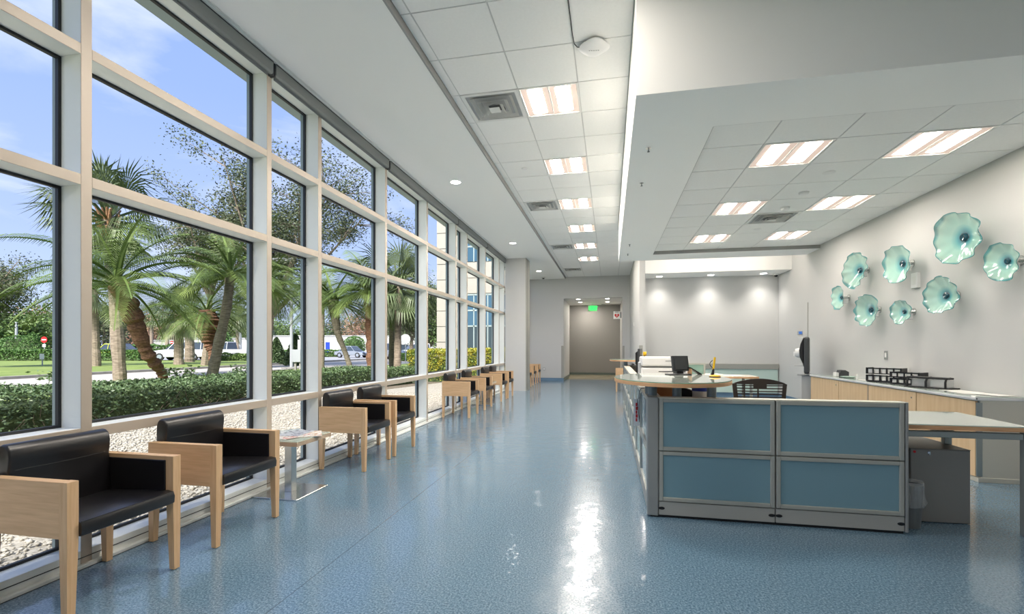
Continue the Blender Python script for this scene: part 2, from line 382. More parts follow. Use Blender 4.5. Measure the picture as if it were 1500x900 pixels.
# corner guards
for i, (a, b_, c, d) in enumerate(((-1.77, -1.68, YF-.006, YF), (.46, .53, YF-.006, YF), (.712, .80, 12.048, 12.059))):
    bm = B(); box(bm, a, b_, c, d, .1, 1.30); struct('trim_%d' % (i+1), bm, M['capgrey'])

# ================================================================ WINDOW WALL
FX, GX = -2.97, -3.115                       # mullion face, glass side
mull = [-6.8, -5.3, -3.8, -2.28, -1.54, -.04, .68, 2.179, 3.68, 4.43, 5.925, 7.40, 8.90, 9.64, 11.145, 12.60, 13.28, 14.78, 16.28, 17.56]
MW = .030
ZTR = [(0.738, 0.800), (2.200, 2.262), (2.952, 3.013)]
wn = 0
for i in range(len(mull)-1):
    y0, y1 = mull[i], mull[i+1]; wn += 1
    wr = struct_root('window_%d' % wn)
    bm = B(); box(bm, GX, FX, y1-MW, y1+MW, .0, ZS, .002); bm.normal_update(); shade_front(bm); obj('mullion', bm, [M['alum'], M['cover']], wr)
    for (z0, z1) in ZTR:
        bm = B(); box(bm, GX, FX, y0+MW, y1-MW, z0, z1, .002); bm.normal_update(); shade_front(bm); obj('transom', bm, [M['alum'], M['cover']], wr)
    bm = B(); box(bm, GX, FX-.002, y0+MW, y1-MW, 0.0, .094, .002); obj('sill', bm, M['alum'], wr)
    bm = B(); box(bm, GX, FX-.02, y0+MW, y1-MW, 3.70, ZS); obj('head', bm, M['alum'], wr)
    zs = [.094, .738, .800, 2.200, 2.262, 2.952, 3.013, 3.70]
    for k in range(0, 8, 2):
        z0, z1 = zs[k], zs[k+1]; ya, yb = y0+MW, y1-MW; gw = .016
        bm = B()                                                             # black glazing gasket all round the pane
        for bx in ((ya, ya+gw, z0, z1), (yb-gw, yb, z0, z1), (ya+gw, yb-gw, z0, z0+gw), (ya+gw, yb-gw, z1-gw, z1)):
            box(bm, GX-.022, GX+.001, bx[0], bx[1], bx[2], bx[3])
        obj('gasket', bm, M['gasket'], wr)
        bm = B(); box(bm, GX-.020, GX-.012, ya+gw-.004, yb-gw+.004, z0+gw-.004, z1-gw+.004)
        bmesh.ops.delete(bm, geom=[f for f in bm.faces if abs(f.normal.x) < .5 or f.normal.x < 0], context='FACES')
        obj('pane', bm, M['glass'], wr)
    bm = B(); box(bm, GX-.06, GX-.022, y1-.034, y1+.034, -.1, 3.8)
    for (z0, z1) in ZTR+[(.0, .09), (3.70, 3.8)]: box(bm, GX-.055, GX-.022, y0+.034, y1-.034, z0, z1)
    obj('outer_cap', bm, M['outalum'], wr)
bm = B(); box(bm, FX-.001, XW, YB, 13.25, 0, .021, .003); struct('trim_4', bm, M['sill'])
bm = B(); box(bm, FX-.002, FX+.0015, YB, 13.25, .053, .057); struct('trim_5', bm, M['darkline'])
bm = B(); box(bm, XW-.002, XW+.004, YB, 13.25, 0.0, .0025); struct('trim_6', bm, M['darkline'])
bm = B(); box(bm, -3.3, -2.94, YB-.1, mull[0]-MW, 0, 4.3); struct('wall_left', bm, M['wall'])
bm = B(); box(bm, -3.18, -3.0, YB, 17.9, ZS, 4.5); box(bm, -3.4, -3.18, YB-.2, 17.9, 3.8, 4.5); struct('wall_left_upper', bm, M['outalum'])
# roller shades rolled up under the soffit
sh = [(-2.2, .66, 'out of view'), (.70, 3.66, 'nearest'), (3.70, 5.90, 'second nearest'), (5.95, 8.88, 'third from the near end'), (8.92, 11.12, 'fourth from the near end'), (11.17, 13.22, 'beside the column')]
for (a, b_, t_) in sh[1:]:
    s = thing('roller_shade', 'grey roller shade rolled up under the window soffit, '+{'nearest': 'the one nearest the camera', 'second nearest': 'second from the camera', 'third from the near end': 'third from the camera', 'fourth from the near end': 'fourth from the camera', 'beside the column': 'the farthest, ending at the white column'}[t_], 'blind', ((FX+.0), (a+b_)/2, 3.80), group='roller shades above the windows')
    L = (b_-a)/2
    bm = B(); prism(bm, [(.001, -.001), (.001, -.05), (.010, -.095), (.022, -.118), (.044, -.118), (.055, -.10), (.055, -.001)], 'y', -L, L); obj('fascia', bm, M['shade'], s)
    bm = B(); box(bm, .055, .060, -L, L, -.012, -.001); obj('top_gap', bm, M['darkline'], s)
    for q_ in (-L-.014, L):
        bm = B(); box(bm, .0, .05, q_, q_+.014, -.125, -.001); obj('end_bracket', bm, M['dgrey'], s)
    bm = B(); box(bm, .008, .022, -L+.02, L-.02, -.135, -.112, .003); obj('hem_bar', bm, M['mgrey'], s)

# ================================================================ CEILING FIXTURES
def make_troffer(z):
    t_ = thing('troffer_light', 'x', 'ceiling light', (0, 0, z))
    bm = B()
    for a in ((-.30, .30, -.30, -.282), (-.30, .30, .282, .30), (-.30, -.282, -.282, .282), (.282, .30, -.282, .282)): box(bm, *a, -.004, .012)
    obj('frame', bm, M['white'], t_)
    for s in (-1, 1):
        bm = B()                                                              # sloped warm reflectors
        xa, xb = (s*.004, s*.278)
        xa, xb = min(xa, xb), max(xa, xb); w_ = xb-xa
        v = [bm.verts.new(p) for p in ((xa, -.28, 0.001), (xb, -.28, 0.001), (xb, .28, 0.001), (xa, .28, 0.001), (xa+w_*.28, -.235, .009), (xb-w_*.28, -.235, .009), (xb-w_*.28, .235, .009), (xa+w_*.28, .235, .009))]
        for f in ((0, 1, 5, 4), (1, 2, 6, 5), (2, 3, 7, 6), (3, 0, 4, 7)): bm.faces.new([v[i] for i in f])
        obj('reflector', bm, M['lensside'], t_)
        bm = B(); c = (xa+xb)/2; pr = []
        for k in range(7):
            an = -PI/2+PI*k/6; pr.append((c+w_*.28*math.sin(an), .0085-.007*math.cos(an)))
        prism(bm, pr, 'y', -.235, .235); obj('lens', bm, M['lens'], t_, smooth=False)
    bm = B(); box(bm, -.005, .005, -.28, .28, -.003, .004); obj('divider', bm, M['white'], t_)
    return t_
def make_vent(z):
    t_ = thing('air_diffuser', 'x', 'vent', (0, 0, z))
    bm = B()
    for a in ((-.30, .30, -.30, -.262), (-.30, .30, .262, .30), (-.30, -.262, -.262, .262), (.262, .30, -.262, .262)): box(bm, *a, -.006, .012)
    obj('frame', bm, M['white'], t_)
    bm = B(); box(bm, -.262, .262, -.262, .262, .0095, .0115); obj('backing', bm, M['lgrey'], t_)
    for k, r_ in enumerate((.225, .165, .105)):
        bm = B(); z0 = -.012-.010*k; ri = r_-.042
        for sg in range(4):
            a1, a2 = [((-1, -1), (1, -1)), ((1, -1), (1, 1)), ((1, 1), (-1, 1)), ((-1, 1), (-1, -1))][sg]
            v = [bm.verts.new(p) for p in ((a1[0]*r_, a1[1]*r_, z0), (a2[0]*r_, a2[1]*r_, z0), (a2[0]*ri, a2[1]*ri, z0+.024), (a1[0]*ri, a1[1]*ri, z0+.024))]
            bm.faces.new(v)
        bmesh.ops.solidify(bm, geom=bm.faces[:], thickness=.003); obj('louver', bm, M['white'], t_)
    bm = B(); prism(bm, [(-.055, -.055), (.055, -.055), (.055, .055), (-.055, .055)], 'z', -.036, -.032); obj('centre_plate', bm, M['white'], t_)
    bm = B(); lathe(bm, [(.10, .006), (.10, .0095)], (0, .06, 0)); obj('duct_opening', bm, M['dgrey'], t_)
    return t_
ordn = ['nearest', 'second', 'third', 'fourth', 'fifth', 'sixth', 'seventh', 'eighth', 'ninth']
tr = None; vis = 0; hid = 0
for (a, b_, c, d) in lights:
    p = ((a+b_)/2, (c+d)/2, ZT)
    r_ = None
    if c < 3.5: lab = 'square ceiling light in the corridor tiles above the camera, %s from the near wall' % ordn[hid]; hid += 1
    else: lab = 'square two-lens ceiling light over the corridor, %s from the camera' % (ordn[vis] if vis else 'nearest'); vis += 1
    if tr is None: tr = make_troffer(ZT); tr['label'] = lab; tr['group'] = 'corridor ceiling lights'; tr.location = p
    else:
        r_ = copy_thing(tr, p, 0, lab, 'corridor ceiling lights')
    if c < 2.5:
        for c_ in kids(tr if r_ is None else r_):
            if c_.name.startswith('lens'): c_.material_slots[0].link = 'OBJECT'; c_.material_slots[0].material = M['traylens']
    r_ = None
tl = ['near row above the desk, left one', 'near row above the desk, right one, the largest', 'middle row above the desk, left one', 'middle row above the desk, right one', 'far row above the desk, left one', 'far row above the desk, right one by the wall']
for k, (a, b_, c, d) in enumerate(tlights):
    r_ = copy_thing(tr, ((a+b_)/2, (c+d)/2, ZR), 0, 'two-lens ceiling light in the tray, '+tl[k], 'reception tray lights')
    for c_ in kids(r_):
        if c_.name.startswith('lens'): c_.material_slots[0].link = 'OBJECT'; c_.material_slots[0].material = M['traylens']
vn = None
vl = ['large, beside the nearest corridor light', 'second along, small', 'third along, small', 'fourth along, by the far wall']
for k, (a, b_, c, d) in enumerate(vents):
    p = ((a+b_)/2, (c+d)/2, ZT); lab = 'white square air diffuser in the corridor ceiling, '+vl[k]
    if vn is None: vn = make_vent(ZT); vn['label'] = lab; vn['group'] = 'corridor air diffusers'; vn.location = p
    else: copy_thing(vn, p, 0, lab, 'corridor air diffusers')
for (a, b_, c, d) in tvents: copy_thing(vn, ((a+b_)/2, (c+d)/2, ZR), 0, 'white square air diffuser in the tray ceiling above the reception desk', 'tray air diffuser')
def downlight(x, y, z, lab, grp, r=.075, watt=30):
    t_ = thing('recessed_downlight', lab, 'downlight', (x, y, z), group=grp)
    bm = B(); n = 24; pr = [(r, 0), (r+.012, 0), (r+.012, -.004), (r, -.003)]
    rings = [[bm.verts.new((a*math.cos(2*PI*j/n), a*math.sin(2*PI*j/n), zz)) for j in range(n)] for a, zz in pr]
    for i in range(4):
        for j in range(n): bm.faces.new((rings[i][j], rings[i][(j+1) % n], rings[(i+1) % 4][(j+1) % n], rings[(i+1) % 4][j]))
    obj('trim_ring', bm, M['white'], t_)
    bm = B(); lathe(bm, [(r, -.003), (r, -.0005)], n=24); obj('lens', bm, M['downlens'], t_)
    ld = bpy.data.lights.new('downlight_lamp', 'SPOT'); ld.energy = watt; ld.spot_size = math.radians(115); ld.spot_blend = 1.0; ld.shadow_soft_size = .06; ld.color = (1, .95, .88)
    lo = bpy.data.objects.new('lamp', ld); C.objects.link(lo); lo.parent = t_; lo.location = (0, 0, -.02)
for y, s in ((2.57, 'above the near chairs'), (6.93, 'large, between the second and third chair groups'), (11.3, 'before the white column'), (15.65, 'beyond the white column')): downlight(-2.32, y, ZS, 'round downlight in the white window soffit, '+s, 'window soffit downlights')
for x, s in ((1.25, 'left'), (2.49, 'middle'), (3.71, 'right')): downlight(x, 12.62, ZB, 'round downlight washing the alcove back wall, %s of three' % s, 'alcove downlights', watt=20)
for x, y, s in ((-1.16, 17.95, 'near left'), (-1.16, 19.25, 'far left'), (-.08, 17.95, 'near right'), (-.08, 19.25, 'far right')): downlight(x, y, 3.06, 'round downlight in the hall opening soffit, %s of four' % s, 'hall downlights', watt=6)
sl1 = copy_thing(tr, (1.75, 11.1, ZT), 0, 'added ceiling light hidden in the high slot behind the bulkhead, left one', 'added slot lights')  # two unseen lights, added to brighten the alcove
sl2 = copy_thing(tr, (3.15, 11.1, ZT), 0, 'added ceiling light hidden in the high slot behind the bulkhead, right one', 'added slot lights')
for c_ in kids(sl1)+kids(sl2):
    if c_.name.startswith('lens'): c_.material_slots[0].link = 'OBJECT'; c_.material_slots[0].material = M['traylens']
copy_thing(tr, (-.95, 20.6, 3.125), 0, 'square ceiling light far down the grey hall above the exit sign', 'hall light')

# sprinkler heads, detectors, access point, cameras
def sprinkler(x, y, z, lab):
    t_ = thing('sprinkler_head', lab, 'sprinkler', (x, y, z), group='sprinkler heads under the bulkhead')
    bm = B(); lathe(bm, [(.022, -.002), (.022, 0)], n=14); obj('escutcheon', bm, M['chrome'], t_)
    bm = B(); cyl(bm, (0, 0, -.03), (0, 0, -.001), .005, n=8); lathe(bm, [(.012, -.034), (.012, -.031)], n=10); obj('deflector', bm, M['mgrey'], t_)
for y, s in ((4.44, 'nearest'), (5.37, 'second'), (8.55, 'third'), (9.42, 'farthest')): sprinkler(.345, y, ZB, 'small chrome sprinkler head under the bulkhead left edge, %s of four' % s)
def puck(name, x, y, z, lab, cat, r=.055, h=.03, prof=None):
    t_ = thing(name, lab, cat, (x, y, z))
    bm = B(); lathe(bm, prof or [(r*.55, -h), (r*.85, -h*.8), (r, -h*.4), (r, -.0005)], n=20); obj('cover', bm, M['pwhite'], t_, smooth=False)
    bm = B(); lathe(bm, [(r*1.08, -.004), (r*1.08, 0)], n=20); obj('base_ring', bm, M['white'], t_)
puck('smoke_detector', -1.21, 6.75, ZT, 'small round flush sensor in the corridor ceiling tiles', 'sensor', .045, .012)
for y, h, s in ((5.63, .01, 'flat disc, nearest'), (6.30, .03, 'domed, second'), (6.93, .045, 'beside the diffuser'), (8.12, .01, 'flat disc, farthest')):
    puck('ceiling_sensor', 2.30, y, ZR, 'round white sensor in the tray ceiling above the desk, '+s, 'sensor', .055, h)
t_ = thing('wireless_access_point', 'white rounded square wireless access point hanging below the corridor ceiling near the bulkhead', 'access point', (-.13, 4.10, ZT), PI/4+.12)
bm = B(); n = 32; prf = []
def sq(r, z_): return [bm.verts.new((r*(abs(math.cos(2*PI*j/n))**.62)*(1 if math.cos(2*PI*j/n) >= 0 else -1), r*(abs(math.sin(2*PI*j/n))**.62)*(1 if math.sin(2*PI*j/n) >= 0 else -1), z_)) for j in range(n)]
rings = [sq(.085, -.012), sq(.112, -.018), sq(.115, -.030), sq(.10, -.042), sq(.06, -.050), sq(.004, -.052)]
for i in range(len(rings)-1):
    for j in range(n): bm.faces.new((rings[i][j], rings[i][(j+1) % n], rings[i+1][(j+1) % n], rings[i+1][j]))
bm.faces.new(rings[0]); bmesh.ops.recalc_face_normals(bm, faces=bm.faces[:])
obj('housing', bm, M['pwhite'], t_, smooth=True)
bm = B(); box(bm, -.05, .05, -.05, .05, -.014, 0); obj('mount_plate', bm, M['white'], t_)
bm = B()
for k in range(5): box(bm, -.045+.019*k, -.034+.019*k, -.002, .002, -.0535, -.0515)
obj('indicator_slots', bm, M['mgrey'], t_, rz=-PI/4)
bm = B(); tube(bm, [(-.305, 3.1, ZT-.004), (-.303, 3.5, ZT-.008), (-.301, 3.92, ZT-.008), (-.294, 4.02, ZT-.022), (-.27, 4.06, ZT-.030), (-.235, 4.075, ZT-.026)], .004, 6)
tag(obj('network_cable', bm, M['black']), 'thin black cable running along the ceiling grid to the wireless access point', 'cable')
def dome_cam(x, y, z, lab):
    t_ = thing('dome_camera', lab, 'security camera', (x, y, z))
    bm = B(); lathe(bm, [(.045, -.035), (.062, -.03), (.066, -.01), (.066, 0)], n=20); obj('housing', bm, M['pwhite'], t_, smooth=True)
    bm = B(); lathe(bm, [(.004, -.075), (.022, -.071), (.037, -.058), (.043, -.036), (.043, -.032)], n=18); obj('dome', bm, M['black'], t_, smooth=True)
dome_cam(4.03, 12.75, ZB, 'small white and black dome camera in the alcove corner by the right downlight')
dome_cam(-2.36, 17.05, ZS, 'small dark dome camera under the window soffit near the far wall')

# ================================================================ ARMCHAIRS
def make_armchair():
    c = thing('armchair', 'x', 'armchair')
    for s in (-1, 1):
        yo, yi = s*.29, s*.245
        bm = B(); prism(bm, [(-.26, .387), (.212, .387), (.212, .648), (-.26, .648)], 'y', yo, yi, .0015, 1); obj('arm_panel', bm, M['wood'], c)
        for fx in (1, -1):                                                    # tapered legs, the front ones run up to the arm
            bm = B(); xo = .26*fx; t0 = .048; tb = .034; zt = .648 if fx == 1 else .387
            z1 = .387; yi2 = s*.242
            a = [(xo, yo), (xo-fx*t0, yo), (xo-fx*t0, yi2), (xo, yi2)]
            bb = [(xo-fx*.004, yo-s*.002), (xo-fx*(tb+.004), yo-s*.002), (xo-fx*(tb+.004), s*(.288-tb)), (xo-fx*.004, s*(.288-tb))]
            lv = [[bm.verts.new((p[0], p[1], zz)) for p in pp] for pp, zz in ((bb, .004), (a, z1))+(((a, zt),) if zt > z1 else ())]
            for i in range(len(lv)-1):
                for j in range(4): bm.faces.new((lv[i][j], lv[i][(j+1) % 4], lv[i+1][(j+1) % 4], lv[i+1][j]))
            bm.faces.new(lv[0]); bm.faces.new(lv[-1]); bmesh.ops.recalc_face_normals(bm, faces=bm.faces[:])
            lg = obj('leg', bm, M['woodz'], c)
            bm = B(); cyl(bm, (xo-fx*.02, s*.27, 0), (xo-fx*.02, s*.27, .0045), .013, n=10); obj('glide', bm, M['black'], lg)
        bm = B(); box(bm, -.255, .208, s*.2465, s*.236, .44, .626, .004, 2); obj('arm_pad', bm, M['leather'], c)
    bm = B()
    prism(bm, [(-.20, .385), (.262, .385), (.274, .392), (.277, .43), (.268, .452), (.235, .460), (.05, .452), (-.20, .440)], 'y', -.241, .241, .006, 2)
    st = obj('seat', bm, M['leather'], c, smooth=True)
    bm = B(); tube(bm, [(.268, y, .4535) for y in np.linspace(-.236, .236, 6)], .0022, 6); obj('piping', bm, M['leather'], st)
    bm = B()
    prism(bm, [(-.232, .40), (-.165, .40), (-.170, .50), (-.176, .60), (-.178, .66), (-.172, .70), (-.170, .73), (-.174, .757), (-.184, .777), (-.200, .789), (-.219, .792), (-.236, .785), (-.248, .770), (-.255, .745), (-.258, .70), (-.257, .60), (-.245, .45)], 'y', -.238, .238, .010, 3)
    bk = obj('backrest', bm, M['leather'], c, smooth=True)
    bm = B(); tube(bm, [(-.1785+.001*abs(y)*0, y, .655-.02*math.cos(y*5)*.5+.014) for y in np.linspace(-.21, .21, 10)], .0016, 6); obj('seam', bm, M['leather'], bk)
    return c
chair = make_armchair()
spots = [(-2.675, 1.98, 0, 'light wood armchair with black leather, the nearest one, cut off by the left frame edge', 'near pair of armchairs'),
 (-2.675, 2.81, 0, 'light wood armchair with black leather left of the small table with magazines', 'near pair of armchairs'),
 (-2.675, 4.647, 0, 'light wood armchair with black leather right behind the small table with magazines', 'second pair of armchairs'),
 (-2.675, 5.33, 0, 'light wood armchair with black leather, second past the small table with magazines', 'second pair of armchairs'),
 (-2.675, 8.29, 0, 'light wood armchair, first of the far row along the window, fully visible wooden side', 'far row of armchairs'),
 (-2.675, 9.36, 0, 'light wood armchair in the far row, just before the far small table', 'far row of armchairs'),
 (-2.675, 10.82, 0, 'light wood armchair in the far row, just behind the far small table', 'far row of armchairs'),
 (-2.675, 11.56, 0, 'light wood armchair in the far row, last one before the white column', 'far row of armchairs'),
 (-2.675, 14.45, 0, 'light wood armchair beyond the column, half hidden by its right edge', 'armchairs beyond the column'),
 (-2.675, 15.42, 0, 'light wood armchair beyond the column, middle of the three', 'armchairs beyond the column'),
 (-2.675, 16.42, 0, 'light wood armchair beyond the column, farthest, against the far wall', 'armchairs beyond the column'),
 (.43, 13.75, PI, 'light wood armchair against the partition wall, behind the far end of the reception desk', 'armchair by the partition')]
for i, (x, y, rz, lab, grp) in enumerate(spots):
    if i == 0: chair.location = (x, y, 0); chair['label'] = lab; chair['group'] = grp
    else: copy_thing(chair, (x, y, 0), rz, lab, grp)

# ================================================================ SIDE TABLES
def make_side_table():
    t_ = thing('side_table', 'x', 'side table')
    bm = B(); box(bm, -.22, .22, -.22, .22, 0, .012, .002); obj('base_plate', bm, M['steel'], t_)
    bm = B(); box(bm, -.035, .035, -.035, .035, .012, .452, .003); obj('post', bm, M['steel'], t_)
    bm = B()
    for a in ((-.24, .24, -.24, -.215), (-.24, .24, .215, .24), (-.24, -.215, -.215, .215), (.215, .24, -.215, .215)): box(bm, *a, .452, .484)
    box(bm, -.215, .215, -.215, .215, .452, .482)
    obj('tabletop', bm, mat('taupe_wood_edge', (180, 158, 134), .45, rgb2=(196, 174, 150), vscale=8), t_)
    bm = B(); box(bm, -.234, .234, -.234, .234, .4842, .4925, .001)
    tp = obj('glass_top', bm, M['greenglass'], t_)
    return t_
st = make_side_table(); st.location = (-2.73, 3.645, 0); st['label'] = 'low square side table with steel post and glass top, covered with magazines, between near chairs'; st['group'] = 'side tables'
copy_thing(st, (-2.73, 10.08, 0), 0, 'low square side table with steel post, in the far row of chairs', 'side tables')
magm = {}
for k, (cols_, x, y, rz, lab) in enumerate((
    (((225, 228, 230), (120, 120, 130)), -2.80, 3.56, .25, 'open magazine with grey and white pages on the left of the side table'),
    (((235, 230, 225), (190, 90, 80)), -2.68, 3.60, -.35, 'magazine with a red and white cover at the front of the side table'),
    (((200, 205, 215), (90, 95, 120)), -2.72, 3.70, .1, 'pale blue magazine in the middle of the side table pile'),
    (((240, 236, 230), (200, 150, 100)), -2.60, 3.72, .6, 'magazine with an orange edge at the right of the side table pile'),
    (((228, 232, 236), (110, 140, 150)), -2.84, 3.76, -.5, 'white magazine at the back of the side table pile'))):
    mg = mat('magazine_print_%d' % k, cols_[0], .3, rgb2=cols_[1], vscale=26, detail=3, lo=.52, hi=.6)
    t_ = thing('magazine', lab, 'magazine', (x, y, .493+.004*(k % 3) + (.0 if k < 3 else .001)), rz, 'magazines on the near side table')
    bm = B(); box(bm, -.10, .10, -.135, .135, 0, .0035); obj('pages', bm, M['paper'], t_)
    bm = B(); box(bm, -.102, .102, -.137, .137, .0035, .0042); obj('cover', bm, mg, t_)
bm = B(); lathe(bm, [(.022, 0), (.024, .05), (.010, .062), (.010, .07)], n=12)
tag(obj('small_bottle', bm, M['pwhite'], None, (-2.66, 9.97, .493)), 'small white bottle standing on the far side table', 'bottle')
bm = B(); lathe(bm, [(.020, 0), (.022, .035), (.012, .045)], n=12)
tag(obj('small_cup', bm, M['lgrey'], None, (-2.87, 3.66, .493)), 'small grey cup behind the magazines on the near side table', 'cup')

# ================================================================ RECEPTION DESK
PZ = .893
desk = thing('reception_desk', 'long L-shaped reception desk of grey framed blue glass panels', 'reception desk', (0.275, 3.65, 0))
OX, OY = .275, 3.65
def dobj(name, bm, m, par=desk, **k):
    bmesh.ops.translate(bm, verts=bm.verts[:], vec=(-OX, -OY, 0)); return obj(name, bm, m, par, **k)
bm = B(); box(bm, .275, .355, 3.65, 3.73, .012, PZ, .006, 2); dobj('corner_post', bm, M['panelpost'])
bm = B(); box(bm, .30, 1.95, 3.67, 3.72, 0, .02); box(bm, .295, .36, 3.74, 10.1, 0, .02); dobj('foot_shadow_gap', bm, M['black'])
def panel_front(x0, x1):
    y0, y1 = 3.65, 3.735
    bm = B(); box(bm, x0+.002, x1-.002, y0+.006, y1, .02, .118, .002); ba = dobj('base_plate', bm, M['panelbase'])
    bm = B()
    for sx_ in (x0+.004, x1-.034): box(bm, sx_-.002, sx_+.032, y0+.004, y0+.008, .062, .078, .0)
    for sx_ in (x0, x1-.045): prism(bm, [(sx_+.022+.022*math.cos(a)*1.0, .070+.011*math.sin(a)) for a in np.linspace(0, 2*PI, 14)[:-1]], 'y', y0+.003, y0+.007)
    dobj('slot', bm, M['black'], ba) if False else obj_child('slot', bm, ba)
    for (z0, z1) in ((.124, .492), (.498, .884)):
        f = .028
        bm = B()
        for a in ((x0+.004, x0+.004+f, z0, z1), (x1-.004-f, x1-.004, z0, z1), (x0+.004+f, x1-.004-f, z0, z0+f), (x0+.004+f, x1-.004-f, z1-f, z1)):
            box(bm, a[0], a[1], y0, y0+.03, a[2], a[3], .003)
        fr = dobj('tile_frame', bm, M['panelframe'])
        bm = B(); box(bm, x0+.004+f-.003, x1-.004-f+.003, y0+.012, y0+.022, z0+f-.003, z1-f+.003); obj_child('glass_panel', bm, fr, M['blueglass'])
    bm = B(); box(bm, x0, x1, y0+.03, y1, .118, .884); dobj('panel_core', bm, M['panelpost'])
    bm = B(); box(bm, x0, x1, y0+.002, y1+.004, .884, PZ, .002); dobj('top_cap', bm, M['laminate'])
def obj_child(name, bm, par, m=None):
    bmesh.ops.translate(bm, verts=bm.verts[:], vec=(-OX, -OY, 0)); return obj(name, bm, m or M['black'], par)
def panel_side(y0, y1):
    x0, x1 = .275, .36
    bm = B(); box(bm, x0+.006, x1, y0+.002, y1-.002, .02, .118, .002); ba = dobj('base_plate', bm, M['panelbase'])
    bm = B(); box(bm, x0+.003, x0+.007, y0+.008, y0+.04, .060, .080); obj_child('slot', bm, ba)
    for (z0, z1) in ((.124, .492), (.498, .884)):
        f = .028; bm = B()
        for a in ((y0+.004, y0+.004+f, z0, z1), (y1-.004-f, y1-.004, z0, z1), (y0+.004+f, y1-.004-f, z0, z0+f), (y0+.004+f, y1-.004-f, z1-f, z1)):
            box(bm, x0, x0+.03, a[0], a[1], a[2], a[3], .003)
        fr = dobj('tile_frame', bm, M['panelframe'])
        bm = B(); box(bm, x0+.012, x0+.022, y0+.004+f-.003, y1-.004-f+.003, z0+f-.003, z1-f+.003); obj_child('glass_panel', bm, fr, M['blueglass'])
    bm = B(); box(bm, x0+.03, x1, y0, y1, .118, .884); dobj('panel_core', bm, M['panelpost'])
    bm = B(); box(bm, x0+.002, x1+.02, y0, y1, .884, PZ, .002); dobj('top_cap', bm, M['laminate'])
panel_front(.357, 1.151); panel_front(1.153, 1.952)
bm = B(); box(bm, 1.954, 1.972, 3.65, 3.74, .015, PZ, .003); dobj('end_cap', bm, M['panelpost'])
for k in range(8): panel_side(3.735+.79*k, 3.735+.79*(k+1))
# work surfaces inside
bm = B(); box(bm, .38, 1.0, 4.36, 10.05, .71, .737, .002); ws = dobj('worksurface', bm, M['laminate'])
bm = B(); prism(bm, [(.362, 3.742), (1.98, 3.742), (1.98, 4.35), (.362, 4.35)], 'z', .71, .737); dobj('worksurface', bm, M['laminate'])
for y in (5.9, 7.6, 9.9):
    bm = B(); box(bm, .42, .95, y-.012, y+.012, .0, .71); dobj('support_panel', bm, M['panelpost'])
# transaction counter (oval), near corner
def oval_counter(cx, cy, rx, ry, z, posts, zb, lab_post=''):
    bm = B(); pts = [(cx+rx*math.cos(a), cy+ry*math.sin(a)) for a in np.linspace(0, 2*PI, 49)[:-1]]
    prism(bm, pts, 'z', z-.036, z-.007, .0015, 1); ct = dobj('counter_top', bm, M['edge'])
    bm = B(); pts = [(cx+(rx-.004)*math.cos(a), cy+(ry-.004)*math.sin(a)) for a in np.linspace(0, 2*PI, 49)[:-1]]
    prism(bm, pts, 'z', z-.007, z); obj_child('counter_glass', bm, ct, M['greenglass'])
    bm = B(); pts = [(cx+(rx-.002)*math.cos(a), cy+(ry-.002)*math.sin(a)) for a in np.linspace(0, 2*PI, 49)[:-1]]
    prism(bm, pts, 'z', z-.0068, z-.0018); obj_child('counter_glass_edge', bm, ct, M['greenedge'])
    for (x, y) in posts:
        bm = B(); cyl(bm, (x, y, zb), (x, y, z-.036), .034, n=20); dobj('counter_post', bm, M['postblue'], smooth=True)
oval_counter(.495, 4.10, .455, .62, 1.015, [(.312, 3.93), (.325, 3.80), (.505, 3.80), (.755, 3.80)], .737)
for (x, y) in ((.325, 3.80), (.505, 3.80), (.755, 3.80)): pass
oval_counter(.46, 9.85, .46, .50, 1.015, [(.318, 9.65), (.318, 9.95), (.55, 9.7)], .737)
# far end cross panel
bm = B(); box(bm, .36, 1.0, 10.06, 10.12, 0, .884); dobj('end_panel', bm, M['panelpost'])

# open work table at the right
wt = thing('work_table', 'pale laminate work table with wood edge and grey steel beam, right of the desk panels', 'table', (1.98, 3.745, 0))
def wobj(name, bm, m): bmesh.ops.translate(bm, verts=bm.verts[:], vec=(-1.98, -3.745, 0)); return obj(name, bm, m, wt)
bm = B(); prism(bm, [(1.985, 3.747), (2.73, 3.747), (2.77, 4.50), (1.985, 4.50)], 'z', .700, .729); tt = wobj('tabletop', bm, M['edge'])
bm = B(); prism(bm, [(1.985, 3.747), (2.73, 3.747), (2.77, 4.50), (1.985, 4.50)], 'z', .729, .736); bmesh.ops.translate(bm, verts=bm.verts[:], vec=(-1.98, -3.745, 0)); obj('glass_top', bm, M['greenglass'], tt)
bm = B(); box(bm, 1.985, 2.70, 3.765, 3.80, .645, .688, .004); wobj('beam', bm, M['beam'])
bm = B(); box(bm, 2.0, 2.66, 4.40, 4.44, .655, .70, .004); box(bm, 2.31, 2.35, 3.84, 4.40, .655, .70, .004); wobj('beam', bm, M['beam'])
bm = B(); box(bm, 2.47, 2.51, 4.14, 4.18, .535, .70, .003); wobj('pedestal_post', bm, M['beam'])
bm = B(); box(bm, 2.70, 2.735, 3.76, 3.80, .0, .70, .003); wobj('leg', bm, M['beam'])
bm = B(); box(bm, 2.655, 2.69, 4.42, 4.46, .0, .70, .003); wobj('leg', bm, M['beam'])
bm = B(); prism(bm, [(2.05, 4.50), (2.42, 4.50), (2.39, 4.53), (2.08, 4.53)], 'z', .715, .729); wobj('cable_tray_lip', bm, M['brown'])

